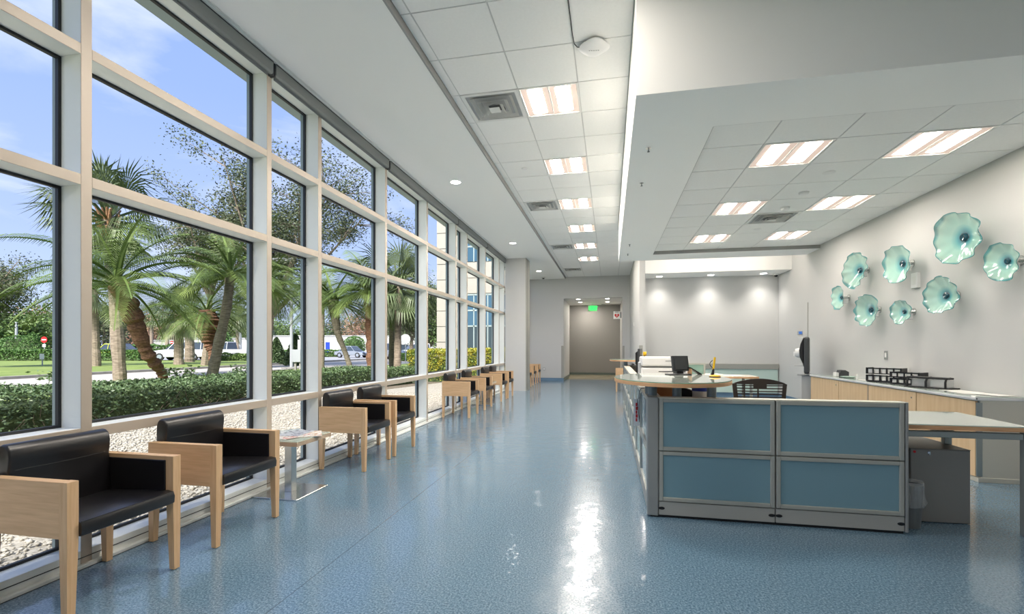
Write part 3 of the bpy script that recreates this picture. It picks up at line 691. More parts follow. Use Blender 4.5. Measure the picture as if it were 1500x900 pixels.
# pedestal cabinet under it
pc = thing('pedestal_cabinet', 'dark grey metal pedestal cabinet under the work table', 'cabinet', (2.14, 3.94, 0), .02)
bm = B(); box(bm, 0, .375, 0, .60, .004, .528, .004); obj('body', bm, M['pedgrey'], pc)
bm = B(); box(bm, -.002, .377, .0, .6, .528, .532, .001); obj('top', bm, M['pedgrey'], pc)
bm = B(); box(bm, -.012, -.001, .02, .05, .02, .52); obj('side_edge', bm, M['black'], pc)
bm = B(); cyl(bm, (.115, -.004, .505), (.115, .001, .505), .010, n=12); box(bm, .112, .118, -.012, -.003, .488, .507); obj('lock', bm, M['chrome'], pc)
bm = B(); cyl(bm, (.024, -.003, .508), (.024, .001, .508), .009, n=14); obj('round_sticker', bm, M['red'], pc)

# waste bin with liner
bn = thing('waste_bin', 'grey waste bin with a clear plastic liner hanging over its rim', 'waste bin', (2.10, 3.93, 0))
bn.location = (2.07, 3.835, 0)
bm = B(); n = 24; ox = .0
def rr(rx, ry, z_, rip=0, ph=0): return [bm.verts.new((rx*math.cos(2*PI*j/n)*(1+rip*math.sin(5*2*PI*j/n+ph)), ry*math.sin(2*PI*j/n)*(1+rip*math.sin(7*2*PI*j/n+ph)), z_)) for j in range(n)]
rings = [rr(.07, .055, .0), rr(.085, .07, .30), rr(.083, .068, .30), rr(.068, .053, .01)]
for i in range(3):
    for j in range(n): bm.faces.new((rings[i][j], rings[i][(j+1) % n], rings[i+1][(j+1) % n], rings[i+1][j]))
bm.faces.new(rings[0][::-1]); bm.faces.new(rings[3]); obj('bin_body', bm, M['mgrey'], bn)
bm = B(); n = 48; rings = [rr(.096, .080, .150, .10, 1), rr(.106, .09, .175, .08, 2), rr(.094, .08, .22, .07, 0), rr(.091, .077, .27, .04, 1), rr(.092, .077, .31, .02, 1), rr(.090, .075, .322, .02), rr(.082, .067, .30, .03)]
for i in range(len(rings)-1):
    for j in range(n): bm.faces.new((rings[i][j], rings[i][(j+1) % n], rings[i+1][(j+1) % n], rings[i+1][j]))
obj('liner', bm, M['liner'], bn, smooth=True)

# ================================================================ CREDENZA ALONG THE RIGHT WALL
CX0, CX1, CY0, CY1 = 3.36, 3.772, 5.20, 8.92
cd = thing('credenza', 'long low maple-door credenza along the right wall under the glass flowers', 'cabinet', (CX0, CY0, 0))
def cobj(name, bm, m, par=None): bmesh.ops.translate(bm, verts=bm.verts[:], vec=(-CX0, -CY0, 0)); return obj(name, bm, m, par or cd)
bm = B(); box(bm, CX0+.022, CX1, CY0+.012, CY1, .05, .765); cobj('carcass', bm, M['panelpost'])
bm = B(); box(bm, CX0+.03, CX1, CY0, CY0+.012, .045, .765); cobj('end_panel', bm, M['laminate'])
bm = B(); box(bm, CX0, CX0+.046, CY0-.004, CY0+.010, .055, .745, .002); cobj('end_stile', bm, M['beam'])
bm = B(); box(bm, CX0+.01, CX1, CY0-.006, CY1, 0, .045, .002); cobj('plinth', bm, M['laminate'])
bm = B(); box(bm, CX0-.012, CX1, CY0-.008, CY1+.01, .765, .795, .003); tp = cobj('countertop', bm, M['pwhite'])
bm = B(); box(bm, CX0-.010, CX1, CY0-.006, CY1+.008, .795, .802, .001); cobj('counter_glass', bm, M['greenglass'], tp)
bm = B(); box(bm, CX0-.014, CX0-.0115, CY0-.004, CY1, .775, .779); cobj('edge_line', bm, M['lgrey'], tp)
bm = B(); cyl(bm, (CX0-.004, CY0-.010, .781), (CX0-.004, CY0-.007, .781), .006, n=10); cobj('screw_cap', bm, M['black'], tp)
def yat(px):                                   # door joints read along the front
    u = (px-750)/691; dx = u*math.cos(YAW)-math.sin(YAW); dy = u*math.sin(YAW)+math.cos(YAW); return CX0/dx*dy
js = [CY0+.01, yat(1342), yat(1271.5), yat(1228.5), CY1]
for i in range(4):
    bm = B(); box(bm, CX0, CX0+.02, js[i]+.006, js[i+1]-.006, .05, .758, .002); dr = cobj('door', bm, M['maple'])
    if i in (1, 3):
        ky = js[i]+.08; bm = B(); cyl(bm, (CX0-.005, ky, .69), (CX0+.001, ky, .69), .009, n=12); cobj('keyhole', bm, M['chrome'], dr)
bm = B(); box(bm, CX0+.003, CX0+.021, js[1]-.030, js[1]-.006, .05, .757); box(bm, CX0+.003, CX0+.021, js[3]-.030, js[3]-.006, .05, .757); cobj('door_edge_strip', bm, M['edge'])
bm = B(); box(bm, CX0-.002, CX0+.004, js[2]-.006, js[2]+.006, .05, .757); cobj('joint_strip', bm, M['mgrey'])

# things on the credenza
def rack(x, y, rz, lab, nx, h, d=.20):
    t_ = thing('pen_rack', lab, 'rack', (x, y, .803), rz, 'black racks on the credenza')
    W = .075*nx
    bm = B(); box(bm, -d/2, d/2, -W/2, W/2, 0, .008); obj('base', bm, M['black'], t_)
    for r_ in range(2):
        z0 = .01+h/2*r_
        bm = B(); 
        box(bm, -d/2, -d/2+.006, -W/2, W/2, z0+h/2-.028, z0+h/2-.012); box(bm, -d/2, -d/2+.006, -W/2, W/2, z0, z0+.012)
        for k in range(nx+1):
            yy = -W/2+k*W/nx; box(bm, -d/2, -d/2+.0065, yy-.008, yy+.008, z0, z0+h/2-.010)
        box(bm, -d/2+.006, d/2, -W/2, -W/2+.004, z0, z0+h/2-.012); box(bm, -d/2+.006, d/2, W/2-.004, W/2, z0, z0+h/2-.012)
        obj('rack_frame', bm, M['black'], t_)
        for k in range(nx):
            yy = -W/2+(k+.5)*W/nx
            bm = B(); box(bm, -d/2+.012, d/2-.01, yy-.026, yy+.026, z0+.004, z0+h/2-.022, .006); obj('card_holder', bm, M['paper'], t_)
rack(3.56, 7.06, 0.75, 'tall black two-tier rack with white cards on the credenza, left one', 5, .19)
rack(3.60, 6.66, .6, 'black two-tier rack with clear boxes on the credenza, middle one', 4, .155)
t_ = thing('file_stand', 'black arched stand holding clear file boxes, right one on the credenza', 'file stand', (3.57, 6.20, .803), .5)
bm = B(); box(bm, -.10, .10, -.22, .22, 0, .012, .003); obj('base', bm, M['black'], t_)
for k in (-.19, -.0, .19):
    bm = B(); tube(bm, [(-.09, k, .012), (-.09, k, .07), (-.07, k*.98, .108), (0, k*.98, .118)], .011, 8); obj('support', bm, M['black'], t_, smooth=True)
bm = B(); box(bm, -.085, .03, -.205, .205, .102, .124, .008, 2); obj('arched_top', bm, M['black'], t_)
for k in (-.10, .09):
    bm = B(); box(bm, -.06, .08, k-.075, k+.075, .013, .095, .003); obj('file_box', bm, M['clear'], t_)
t_ = thing('label_printer', 'small black and white label printer on a green glass tray, far end of credenza', 'printer', (3.56, 8.30, .803))
bm = B(); prism(bm, [(-.06, 0), (.08, 0), (.08, .07), (.03, .10), (-.03, .095)], 'y', -.07, .07, .004, 2); obj('body', bm, M['dgrey'], t_)
bm = B(); box(bm, -.09, -.055, -.06, .06, .0, .06, .006, 2); obj('front', bm, M['pwhite'], t_)
bm = B(); lathe(bm, [(.06, 0), (.10, .015), (.105, .022), (.095, .022), (.06, .008)], n=24)
tag(obj('glass_bowl', bm, M['mint'], None, (3.50, 7.93, .803), smooth=True), 'shallow green glass bowl beside the small printer on the credenza', 'bowl')
bm = B(); lathe(bm, [(.012, 0), (.012, .05), (.007, .055), (.007, .07)], n=10)
tag(obj('small_vial', bm, M['pwhite'], None, (3.47, 7.62, .803)), 'tiny white bottle standing between the glass bowl and the racks', 'bottle')
for k, (x, y, rz) in enumerate(((3.60, 5.78, .1), (3.54, 5.58, -.12), (3.62, 5.42, .3))):
    bm = B(); box(bm, -.105, .105, -.148, .148, 0, .0012); tag(obj('paper_sheet', bm, M['paper'], None, (x, y, .8025+.0014*k), rz), 'white paper sheet lying on the near end of the credenza, '+('farthest of three', 'middle of three', 'nearest of three')[k], 'paper', 'papers on the credenza')
bm = B(); box(bm, -.15, .15, -.11, .11, 0, .004); tag(obj('white_folder', bm, M['paper'], None, (3.58, 7.38, .8025), .1), 'thin white folder on the credenza left of the racks', 'folder')

# kiosk / chart station by the credenza end
kk = thing('monitor_stand', 'grey cabinet column carrying a black upright monitor seen edge-on', 'monitor stand', (3.42, 9.20, 0), -.37)
bm = B(); box(bm, -.09, .10, -.11, .11, 0, .76, .004); obj('cabinet', bm, M['lgrey'], kk)
bm = B(); box(bm, -.16, .11, -.13, .13, .762, .777, .003); obj('shelf', bm, M['lgrey'], kk)
bm = B(); box(bm, -.055, .03, -.25, .25, .795, 1.44, .035, 4); obj('screen_back', bm, M['dgrey'], kk, smooth=False)
bm = B(); prism(bm, [(-.06, .92), (-.075, .98), (-.115, 1.08), (-.125, 1.2), (-.105, 1.32), (-.06, 1.43)], 'y', -.19, .19, .01, 2); obj('screen_front', bm, M['black'], kk)
bm = B(); cyl(bm, (-.125, 0, 1.16), (-.19, 0, 1.16), .09, .07, n=20); cyl(bm, (-.19, 0, 1.10), (-.19, 0, 1.18), .03, n=12); obj('scanner_head', bm, M['pwhite'], kk)
bm = B(); box(bm, -.20, -.06, -.06, .06, .925, .935); obj('tray', bm, M['lgrey'], kk)
bm = B(); cyl(bm, (0, 0, .777), (0, 0, .80), .05, n=16); obj('neck', bm, M['chrome'], kk)
bm = B(); box(bm, XR-.006, XR-.0005, 10.13, 10.16, 1.45, 2.13); tag(obj('wall_rail', bm, M['capgrey']), 'thin grey upright rail on the wall above the black monitor', 'rail')
t_ = thing('wall_clock_display', 'small blue display on a white bracket above the black monitor', 'display', (3.36, 9.35, 1.50)); 
bm = B(); box(bm, -.05, .03, -.02, .02, -.02, .05, .003); obj('case', bm, M['lgrey'], t_)
bm = B(); box(bm, -.035, .015, -.0225, -.0202, -.005, .04); obj('lit_face', bm, M['screenon'], t_)
bm = B(); box(bm, -.03, .03, -.01, .01, -.075, -.02); obj('bracket', bm, M['pwhite'], t_)

# wall devices
def plate(name, x, y, z, axis, w_, h_, lab, cat, frame='pwhite', ins='lgrey', dep=.012):
    t_ = thing(name, lab, cat, (x, y, z))
    bm = B()
    if axis == 'x': box(bm, -dep, 0, -w_/2, w_/2, -h_/2, h_/2, .002)
    else: box(bm, -w_/2, w_/2, -dep, 0, -h_/2, h_/2, .002)
    obj('cover_plate', bm, M[frame], t_)
    bm = B()
    if axis == 'x': box(bm, -dep-.003, -dep, -w_*.25, w_*.25, -h_*.28, h_*.28, .001)
    else: box(bm, -w_*.25, w_*.25, -dep-.003, -dep, -h_*.28, h_*.28, .001)
    obj('insert', bm, M[ins], t_)
plate('thermostat', XR, 6.82, 2.10, 'x', .13, .19, 'white thermostat box on the wall between the glass flowers', 'thermostat', 'pwhite', 'white', .035)
plate('light_switch', XR, 7.49, 1.15, 'x', .075, .12, 'metal light switch plate on the right wall above the credenza', 'switch', 'steel', 'pwhite')
plate('wall_outlet', -2.41, YF, .43, 'y', .08, .12, 'small wall outlet low on the far wall beside the last armchair', 'outlet', 'lgrey', 'pwhite')
plate('light_switch', .72, 14.6, 1.95, 'x', .07, .11, 'small white switch plate on the partition wall beyond the bulkhead', 'switch', 'pwhite', 'white')
# ----- text helper (flat raised letters)
def text(name, s, size, m, parent, loc, rot, ext=.001):
    cu = bpy.data.curves.new(name, 'FONT'); cu.body = s; cu.size = size; cu.extrude = ext; cu.align_x = 'CENTER'; cu.align_y = 'CENTER'
    tmp = bpy.data.objects.new('tmp', cu); C.objects.link(tmp)
    dg = bpy.context.evaluated_depsgraph_get(); me = bpy.data.meshes.new_from_object(tmp.evaluated_get(dg)); bpy.data.objects.remove(tmp); bpy.data.curves.remove(cu)
    me.materials.clear(); me.materials.append(m); me.name = name
    o = bpy.data.objects.new(name, me); C.objects.link(o); o.parent = parent; o.location = loc; o.rotation_euler = rot; return o
ex = thing('exit_sign', 'glowing green exit sign hanging in the hall opening', 'exit sign', (-.70, 20.0, 2.87))
bm = B(); box(bm, -.19, .19, -.018, .018, -.13, .13, .004); obj('housing', bm, M['exitface'], ex)
bm = B(); cyl(bm, (0, 0, .13), (0, 0, .26), .01, n=8); box(bm, -.05, .05, -.02, .02, .18, .19); obj('hanger', bm, M['white'], ex)
text('lettering', 'EXIT', .19, M['exitgreen'], ex, (.03, -.020, 0), (PI/2, 0, 0), .002)
bm = B(); box(bm, -.10, .17, -.0192, -.0183, -.10, .10); obj('lit_panel', bm, mat('exit_glow', (110, 240, 140), .5, emit=.35, ecol=(60, 240, 110)), ex)
ae = thing('defibrillator_sign', 'white sign with a red heart projecting from the hall wall', 'sign', (.30, 19.5, 2.54))
bm = B(); box(bm, -.15, .12, -.006, .006, -.155, .155, .003); obj('board', bm, M['pwhite'], ae)
bm = B(); box(bm, .12, .16, -.01, .01, -.12, .12); obj('bracket', bm, M['mgrey'], ae)
bm = B(); pts = []
for a in np.linspace(0, 2*PI, 36)[:-1]:
    pts.append((.0059*16*math.sin(a)**3*1.0-.015, .0059*(13*math.cos(a)-5*math.cos(2*a)-2*math.cos(3*a)-math.cos(4*a))-.02))
prism(bm, pts, 'y', -.0078, -.0062); obj('heart', bm, M['red'], ae)
bm = B(); prism(bm, [(-.005, .035), (-.035, -.03), (-.015, -.025), (-.025, -.085), (.012, -.01), (-.008, -.013), (.012, .035)], 'y', -.0092, -.0079); obj('bolt', bm, M['pwhite'], ae)
text('lettering', 'AED', .075, M['dgrey'], ae, (-.015, -.008, .118), (PI/2, 0, 0))

# ================================================================ GLASS FLOWERS
fm = bpy.data.materials.new('sea_green_art_glass'); fm.use_nodes = True; t = fm.node_tree; b = t.nodes['Principled BSDF']
co = t.nodes.new('ShaderNodeTexCoord'); sp = t.nodes.new('ShaderNodeSeparateXYZ'); t.links.new(co.outputs['Object'], sp.inputs[0])
cb = t.nodes.new('ShaderNodeCombineXYZ'); t.links.new(sp.outputs[1], cb.inputs[1]); t.links.new(sp.outputs[2], cb.inputs[2])
ln_ = t.nodes.new('ShaderNodeVectorMath'); ln_.operation = 'LENGTH'; t.links.new(cb.outputs[0], ln_.inputs[0])
rf = t.nodes.new('ShaderNodeValToRGB'); t.links.new(ln_.outputs['Value'], rf.inputs[0])
rf.color_ramp.elements[0].position = .08; rf.color_ramp.elements[0].color = lin((30, 78, 92))
rf.color_ramp.elements[1].position = 1.0; rf.color_ramp.elements[1].color = lin((70, 150, 150))
for p_, c_ in ((.17, (46, 120, 140)), (.30, (90, 175, 180)), (.5, (160, 212, 198)), (.90, (170, 212, 196))):
    q = rf.color_ramp.elements.new(p_); q.color = lin(c_)
t.links.new(rf.outputs[0], b.inputs['Base Color'])
b.inputs['Roughness'].default_value = .06; b.inputs['Coat Weight'].default_value = .5
b.inputs['Alpha'].default_value = .80
fm2 = mat('blue_glass_core', (28, 70, 84), .08, coat=.6); fm3 = mat('teal_glass_rim', (58, 138, 140), .1, coat=.6)
def flower_mesh(seed):
    rn = random.Random(seed); n, k = 96, 16
    ph = [rn.uniform(0, 6.28) for _ in range(4)]; nn_ = rn.choice((6, 7, 8))
    V, F = [], []; rim = []
    for i in range(k+1):
        s = .07+.93*i/k
        for j in range(n):
            a = 2*PI*j/n
            wob = 1+.06*math.sin(2*a+ph[0])+.04*math.sin(3*a+ph[1])
            r_ = s*wob*(1+.025*s**4*math.sin((nn_+3)*a+ph[1]))
            cup = -.40*(s**1.5)
            ruf = .055*s**5*math.sin((nn_+3)*a+ph[2])+.05*s**3*math.sin(3*a+ph[3])+.04*s**2*math.sin(2*a+ph[0])
            V.append((cup+ruf, r_*math.cos(a), r_*math.sin(a)))
            if i == k: rim.append(V[-1])
    for i in range(k):
        for j in range(n): F.append((i*n+j, i*n+(j+1) % n, (i+1)*n+(j+1) % n, (i+1)*n+j))
    return V, F, rim
def flower(y, z, r_, seed, lab, tilt=(0, 0), stand=.16):
    t_ = thing('glass_flower', lab, 'glass flower', (XR, y, z), group='sea-green glass flowers on the right wall')
    V, F, rim = flower_mesh(seed)
    pv = bpy.data.objects
    o = npmesh('bowl', V, F, fm, t_, (-stand+.02, 0, 0), smooth=True); o.scale = (r_, r_, r_); o.rotation_euler = (0, tilt[0], tilt[1])
    bm = B(); rp_ = rim+[rim[0]]; tube(bm, rp_, .012, 5, cap=False); e_ = obj('rim', bm, fm3, o, smooth=True)
    bm = B()
    for c_, q_ in ((.10, -.10), (.06, -.13)): pass
    n = 24; rings = [[bm.verts.new((xx, rr_*math.cos(2*PI*j/n), rr_*math.sin(2*PI*j/n))) for j in range(n)] for xx, rr_ in ((-.04, .16), (-.10, .15), (-.13, .11), (-.11, .06), (-.09, .01))]
    for i in range(4):
        for j in range(n): bm.faces.new((rings[i][j], rings[i][(j+1) % n], rings[i+1][(j+1) % n], rings[i+1][j]))
    obj('centre', bm, fm2, o, smooth=True)
    bm = B(); cyl(bm, (-.001, 0, 0), (-stand+.03, 0, 0), .018, n=14); cyl(bm, (-.001, 0, 0), (-.012, 0, 0), .05, n=18); obj('wall_mount', bm, M['steel'], t_)
    bm = B(); box(bm, -stand*.8, -stand*.2, -.022, .022, -.10, -.02, .006, 2); obj('clear_bracket', bm, M['clear'], t_)
FL = [(1431, 347, 78, 'the largest one, top of the group', 1, .14), (1496, 382, 56, 'at the right frame edge', 2, .12), (1403, 433, 58, 'below the largest one', 3, .12), (1337, 386, 57, 'left of the wall thermostat', 4, .08),
      (1272, 396, 50, 'upper far left, tilted', 5, .20), (1244, 436, 33, 'smallest, at the far left', 6, .1), (1289, 454, 48, 'lower left, second row', 7, .15), (1339, 457, 38, 'small, below the thermostat', 8, .12)]
for (px, py, hp, s_, sd_, tz_) in FL:
    u = (px-750)/691; dx = u*math.cos(YAW)-math.sin(YAW); dy = u*math.sin(YAW)+math.cos(YAW); tt_ = XR/dx
    y = tt_*dy; z = 1.27+(508-py)/691*tt_; r_ = hp/2/691*tt_*1.0
    flower(y, z, r_, sd_, 'ruffled sea-green glass flower on the right wall, '+s_, tilt=(random.uniform(-.08, .08), tz_), stand=.12)

# ================================================================ ON AND BEHIND THE DESK
def yatc(x): pass
# grey display on the counter, seen from behind
d1 = thing('counter_display', 'dark grey touch display on its foot, seen from behind on the oval counter', 'monitor', (.635, 4.50, 1.0155), .30)
bm = B(); prism(bm, [(-.005, .035), (.018, .03), (.05, .165), (.028, .17)], 'x', -.078, .078, .003, 1); obj('casing', bm, M['dgrey'], d1)
bm = B(); prism(bm, [(-.012, .05), (.0, .04), (.024, .155), (.018, .16)], 'x', -.055, .055); obj('rear_shell', bm, M['dgrey'], d1)
bm = B(); prism(bm, [(.01, .0), (.10, .0), (.105, .012), (.03, .045)], 'x', -.03, .03); box(bm, -.13, .075, -.06, .06, .0, .008, .003); obj('foot', bm, M['dgrey'], d1)
d2 = thing('keypad_easel', 'thin dark keypad leaning in its easel beside the counter display', 'keypad', (.745, 4.52, 1.0155), .2)
bm = B(); prism(bm, [(-.05, .062), (-.045, .07), (.06, .006), (.055, .0)], 'y', -.05, .05); obj('plate', bm, M['black'], d2)
bm = B(); prism(bm, [(-.04, .0), (-.03, .0), (-.03, .055), (-.04, .06)], 'y', -.04, .04); obj('easel', bm, M['edge'], d2)
pn = thing('counter_pen', 'yellow pen standing in a black and yellow coiled holder on the counter', 'pen', (.865, 4.22, 1.0155))
bm = B(); lathe(bm, [(.042, 0), (.045, .006), (.038, .014), (.01, .02)], n=20); obj('base', bm, M['yellow'], pn)
bm = B(); lathe(bm, [(.046, 0), (.046, .005)], n=20); obj('base_rim', bm, M['black'], pn)
bm = B(); cyl(bm, (-.02, 0, .01), (-.012, 0, .065), .013, .009, n=12); obj('socket', bm, M['black'], pn)
bm = B(); cyl(bm, (-.013, 0, .06), (.0, 0, .165), .009, n=10); obj('pen_body', bm, M['yellow'], pn)
bm = B(); tube(bm, [(-.035+.02*math.sin(a*1.2)+.004*a, .012*math.cos(a*2), .02+.024*a) for a in np.linspace(0, 5, 24)], .003, 6); obj('coil_cord', bm, M['black'], pn)
# wipes canister
cn = thing('wipes_canister', 'white wipes canister with a blue lid and blue logo behind the counter posts', 'canister', (.735, 4.12, .738))
bm = B(); lathe(bm, [(.064, 0), (.066, .01), (.066, .17)], n=28); obj('body', bm, M['pwhite'], cn, smooth=False)
bm = B(); lathe(bm, [(.070, .168), (.070, .205), (.062, .212)], n=28); obj('lid', bm, M['blue'], cn)
bm = B(); prism(bm, [(-.050+.020*math.cos(a), .09+.018*math.sin(a)) for a in np.linspace(-2.9, .9, 14)]+[(-.050+.009*math.cos(a), .092+.009*math.sin(a)) for a in np.linspace(.9, -2.9, 10)], 'y', -.0670, -.050); obj('logo', bm, M['blue'], cn)
bm = B(); prism(bm, [(.015, .085), (.03, .11), (.052, .112), (.035, .085)], 'y', -.0675, -.045); obj('logo_mark', bm, M['dgrey'], cn)
bm = B(); cyl(bm, (-.052, -.0, .112), (-.052, -.0635, .112), .008, n=10); obj('logo_dot', bm, M['red'], cn)
# boxes, phone, cables on the near work surface
cbx = thing('cardboard_box', 'open brown cardboard box under the oval counter', 'box', (.52, 4.60, .738))
bm = B()
for a in ((-.14, .14, -.10, -.094), (-.14, .14, .094, .10), (-.14, -.134, -.094, .094), (.134, .14, -.094, .094)): box(bm, *a, 0, .15)
obj('sides', bm, M['brown'], cbx); bm = B(); box(bm, -.134, .134, -.094, .094, 0, .006); obj('bottom', bm, M['brown'], cbx)
ph_ = thing('desk_phone', 'black desk phone with handset under the oval counter', 'phone', (.50, 4.02, .738), .3)
bm = B(); prism(bm, [(-.09, 0), (.09, 0), (.09, .07), (-.09, .025)], 'x', -.10, .06, .003, 1); obj('base', bm, M['black'], ph_)
bm = B(); tube(bm, [(-.08, -.09, .05), (-.08, -.05, .075), (-.08, .04, .10), (-.08, .085, .085)], [.022, .013, .013, .022], 10); obj('handset', bm, M['black'], ph_, smooth=True)
bm = B(); box(bm, .0, .05, -.02, .05, .05, .06); obj('key_block', bm, M['lgrey'], ph_)
for k, (pts, lab) in enumerate(((([.52, 3.99, .80], [.45, 3.93, .86], [.42, 3.88, .80], [.47, 3.85, .76], [.56, 3.84, .745]), 'black cable looping between the counter posts'),
      (([.40, 3.86, .745], [.46, 3.90, .80], [.52, 3.83, .77], [.60, 3.90, .745]), 'second black cable lying on the work surface behind the corner post'),
      (([.62, 4.0, .745], [.60, 3.93, .83], [.66, 3.92, .86], [.68, 3.98, .78], [.66, 4.06, .745]), 'black cable curled beside the wipes canister'))):
    bm = B(); pts = [Vector(p) for p in pts]; fine = []
    for i in range(len(pts)-1):
        for s in range(6):
            t0 = s/6; p0 = pts[max(i-1, 0)]; p1 = pts[i]; p2 = pts[i+1]; p3 = pts[min(i+2, len(pts)-1)]
            fine.append(.5*((2*p1)+(-p0+p2)*t0+(2*p0-5*p1+4*p2-p3)*t0**2+(-p0+3*p1-3*p2+p3)*t0**3))
    fine.append(pts[-1]); tube(bm, fine, .004, 6); tag(obj('loose_cable', bm, M['black']), lab, 'cable')
st_ = thing('scanner_device', 'black and grey document scanner standing under the counter beside the canister', 'scanner', (.62, 4.26, .738), -.2)
bm = B(); prism(bm, [(-.10, 0), (.10, 0), (.07, .16), (-.05, .20)], 'y', -.04, .04, .006, 2); obj('body', bm, M['black'], st_)
bm = B(); box(bm, -.10, .04, -.12, -.045, 0, .05, .005, 2); obj('tray', bm, M['pwhite'], st_)
# cable draped over the left side of the desk, holding a red-lettered tag
lc = thing('hanging_lanyard_tag', 'white card with red print hanging from a black cord on the desk side', 'tag', (.272, 4.42, 0))
bm = B(); tube(bm, [(.09, -.30, .905), (.06, -.2, .915), (.0, -.10, .90), (-.012, -.05, .86), (-.014, -.01, .80), (-.012, .02, .70), (-.012, .03, .56)], .003, 6); obj('cord', bm, M['black'], lc)
bm = B(); tube(bm, [(.09, -.30, .905), (.03, -.22, .90), (-.006, -.16, .86), (-.012, -.10, .80), (-.012, -.085, .60), (-.03, -.06, .80)], .003, 6); obj('cord', bm, M['black'], lc)
bm = B(); box(bm, -.062, -.006, -.062, -.058, .56, .80, .001); obj('card', bm, M['pwhite'], lc)
bm = B()
for k in range(5): box(bm, -.044, -.030+.004*(k % 2), -.0632, -.0622, .60+.034*k, .630+.034*k)
obj('red_print', bm, M['red'], lc)
# printer
pr_ = thing('office_printer', 'large white multifunction printer behind the oval counter', 'printer', (.66, 6.35, .738))
bm = B(); box(bm, -.27, .30, -.20, .22, 0, .27, .02, 2); obj('body', bm, M['pwhite'], pr_)
bm = B(); box(bm, -.27, .30, -.21, .22, .285, .40, .02, 2); obj('scanner_lid', bm, M['pwhite'], pr_)
bm = B(); box(bm, -.25, .28, -.195, .20, .27, .285); obj('output_slot', bm, M['mgrey'], pr_)
bm = B(); box(bm, -.06, .26, -.205, -.198, .215, .225); box(bm, -.06, .27, -.203, -.198, .02, .045); obj('paper_slot', bm, M['dgrey'], pr_)
bm = B(); box(bm, -.29, -.26, -.17, .16, .05, .33, .012, 2); obj('side_cover', bm, M['lgrey'], pr_)
bm = B(); box(bm, .02, .10, -.213, -.209, .345, .36, .001); obj('control_panel', bm, M['lgrey'], pr_)
# monitor on the left run, edge-on
mo = thing('desk_monitor', 'black flat monitor seen edge-on on the left run of the desk', 'monitor', (.44, 7.35, .738), -.12)
bm = B(); box(bm, -.012, .022, -.24, .24, .17, .50, .008, 2); obj('screen', bm, M['dgrey'], mo)
bm = B(); prism(bm, [(-.012, .22), (-.05, .28), (-.05, .44), (-.012, .47)], 'y', -.14, .14, .006, 2); obj('rear_housing', bm, M['black'], mo)
bm = B(); tube(bm, [(-.03, 0, .01), (-.035, 0, .15), (-.02, 0, .25)], .018, 10); box(bm, -.10, .10, -.11, .11, 0, .012, .004); obj('stand', bm, M['black'], mo)
bt = thing('spray_bottle', 'small clear bottle with a blue cap near the edge-on monitor', 'bottle', (.475, 8.2, .738))
bm = B(); lathe(bm, [(.035, 0), (.037, .10), (.018, .20), (.018, .22)], n=16); obj('bottle_body', bm, M['pwhite'], bt, smooth=True)
bm = B(); lathe(bm, [(.024, .22), (.024, .27), (.012, .28)], n=14); obj('cap', bm, M['blue'], bt)
yb = thing('tape_dispenser', 'yellow tape dispenser on the printer side of the edge-on monitor', 'tape dispenser', (.62, 7.6, .738+.35)); yb.location = (.53, 7.62, .738)
bm = B(); lathe(bm, [(.05, 0), (.05, .01), (.012, .02), (.012, .40)], n=14); obj('stand', bm, M['black'], yb)
bm = B(); cyl(bm, (-.02, 0, .42), (.03, 0, .42), .032, n=16); obj('roll', bm, M['yellow'], yb)
for k, (x, y, w_, h_, c_, lab) in enumerate(((.70, 7.15, .26, .05, 'paper', 'stack of white papers beside the edge-on monitor'), (.62, 8.0, .24, .07, 'dgrey', 'dark grey file tray beyond the edge-on monitor'), (.70, 8.6, .26, .11, 'black', 'black box at the far end of the left desk run'))):
    bm = B()
    for q_ in range(3): box(bm, -w_/2+.008*q_, w_/2-.004*q_, -.12, .12-.006*q_, h_/3*q_+.001, h_/3*(q_+1), .002)
    tag(obj(('paper_stack', 'file_tray', 'storage_box')[k], bm, M[c_], None, (x, y, .738), .1*k), lab, ('papers', 'tray', 'box')[k])
kb = thing('keyboard', 'black keyboard on the desk surface in front of the edge-on monitor', 'keyboard', (.72, 7.55, .738), .1)
bm = B(); box(bm, -.07, .07, -.20, .20, 0, .018, .004); obj('case', bm, M['black'], kb)
bm = B()
for i in range(4):
    for j in range(12): box(bm, -.055+.028*i, -.032+.028*i, -.185+.031*j, -.160+.031*j, .018, .023)
obj('keys', bm, M['dgrey'], kb)

# second workstation deeper in the station
w2 = thing('second_work_table', 'wood-edged work table behind the office chair, deep in the station', 'table', (1.0, 8.9, 0))
bm = B(); prism(bm, [(0, .0), (1.35, .0), (1.58, .12), (1.58, .70), (0, .70)], 'z', .708, .736); obj('tabletop', bm, M['edge'], w2)
bm = B(); prism(bm, [(0.01, .01), (1.345, .01), (1.57, .125), (1.57, .69), (0.01, .69)], 'z', .736, .739); obj('laminate_top', bm, M['laminate'], w2)
for x in (.08, 1.45):
    for y in (.12, .62):
        bm = B(); cyl(bm, (x, y, 0), (x, y, .708), .025, n=12); obj('leg', bm, M['beam'], w2)
sc = thing('desk_screen', 'low green glass screen with beige frame on the second work table', 'screen', (1.0, 9.62, 0))
bm = B()
for a in ((0, .03, .6, .95), (.77, .80, .6, .95), (.03, .77, .92, .95), (.03, .77, .6, .63)): box(bm, a[0], a[1], 0, .03, a[2], a[3])
box(bm, .10, .14, .0, .03, 0, .6); box(bm, .66, .70, .0, .03, 0, .6)
obj('frame', bm, M['panelframe'], sc)
bm = B(); box(bm, .03, .77, .01, .02, .63, .92); obj('glass', bm, M['tealglass'], sc)
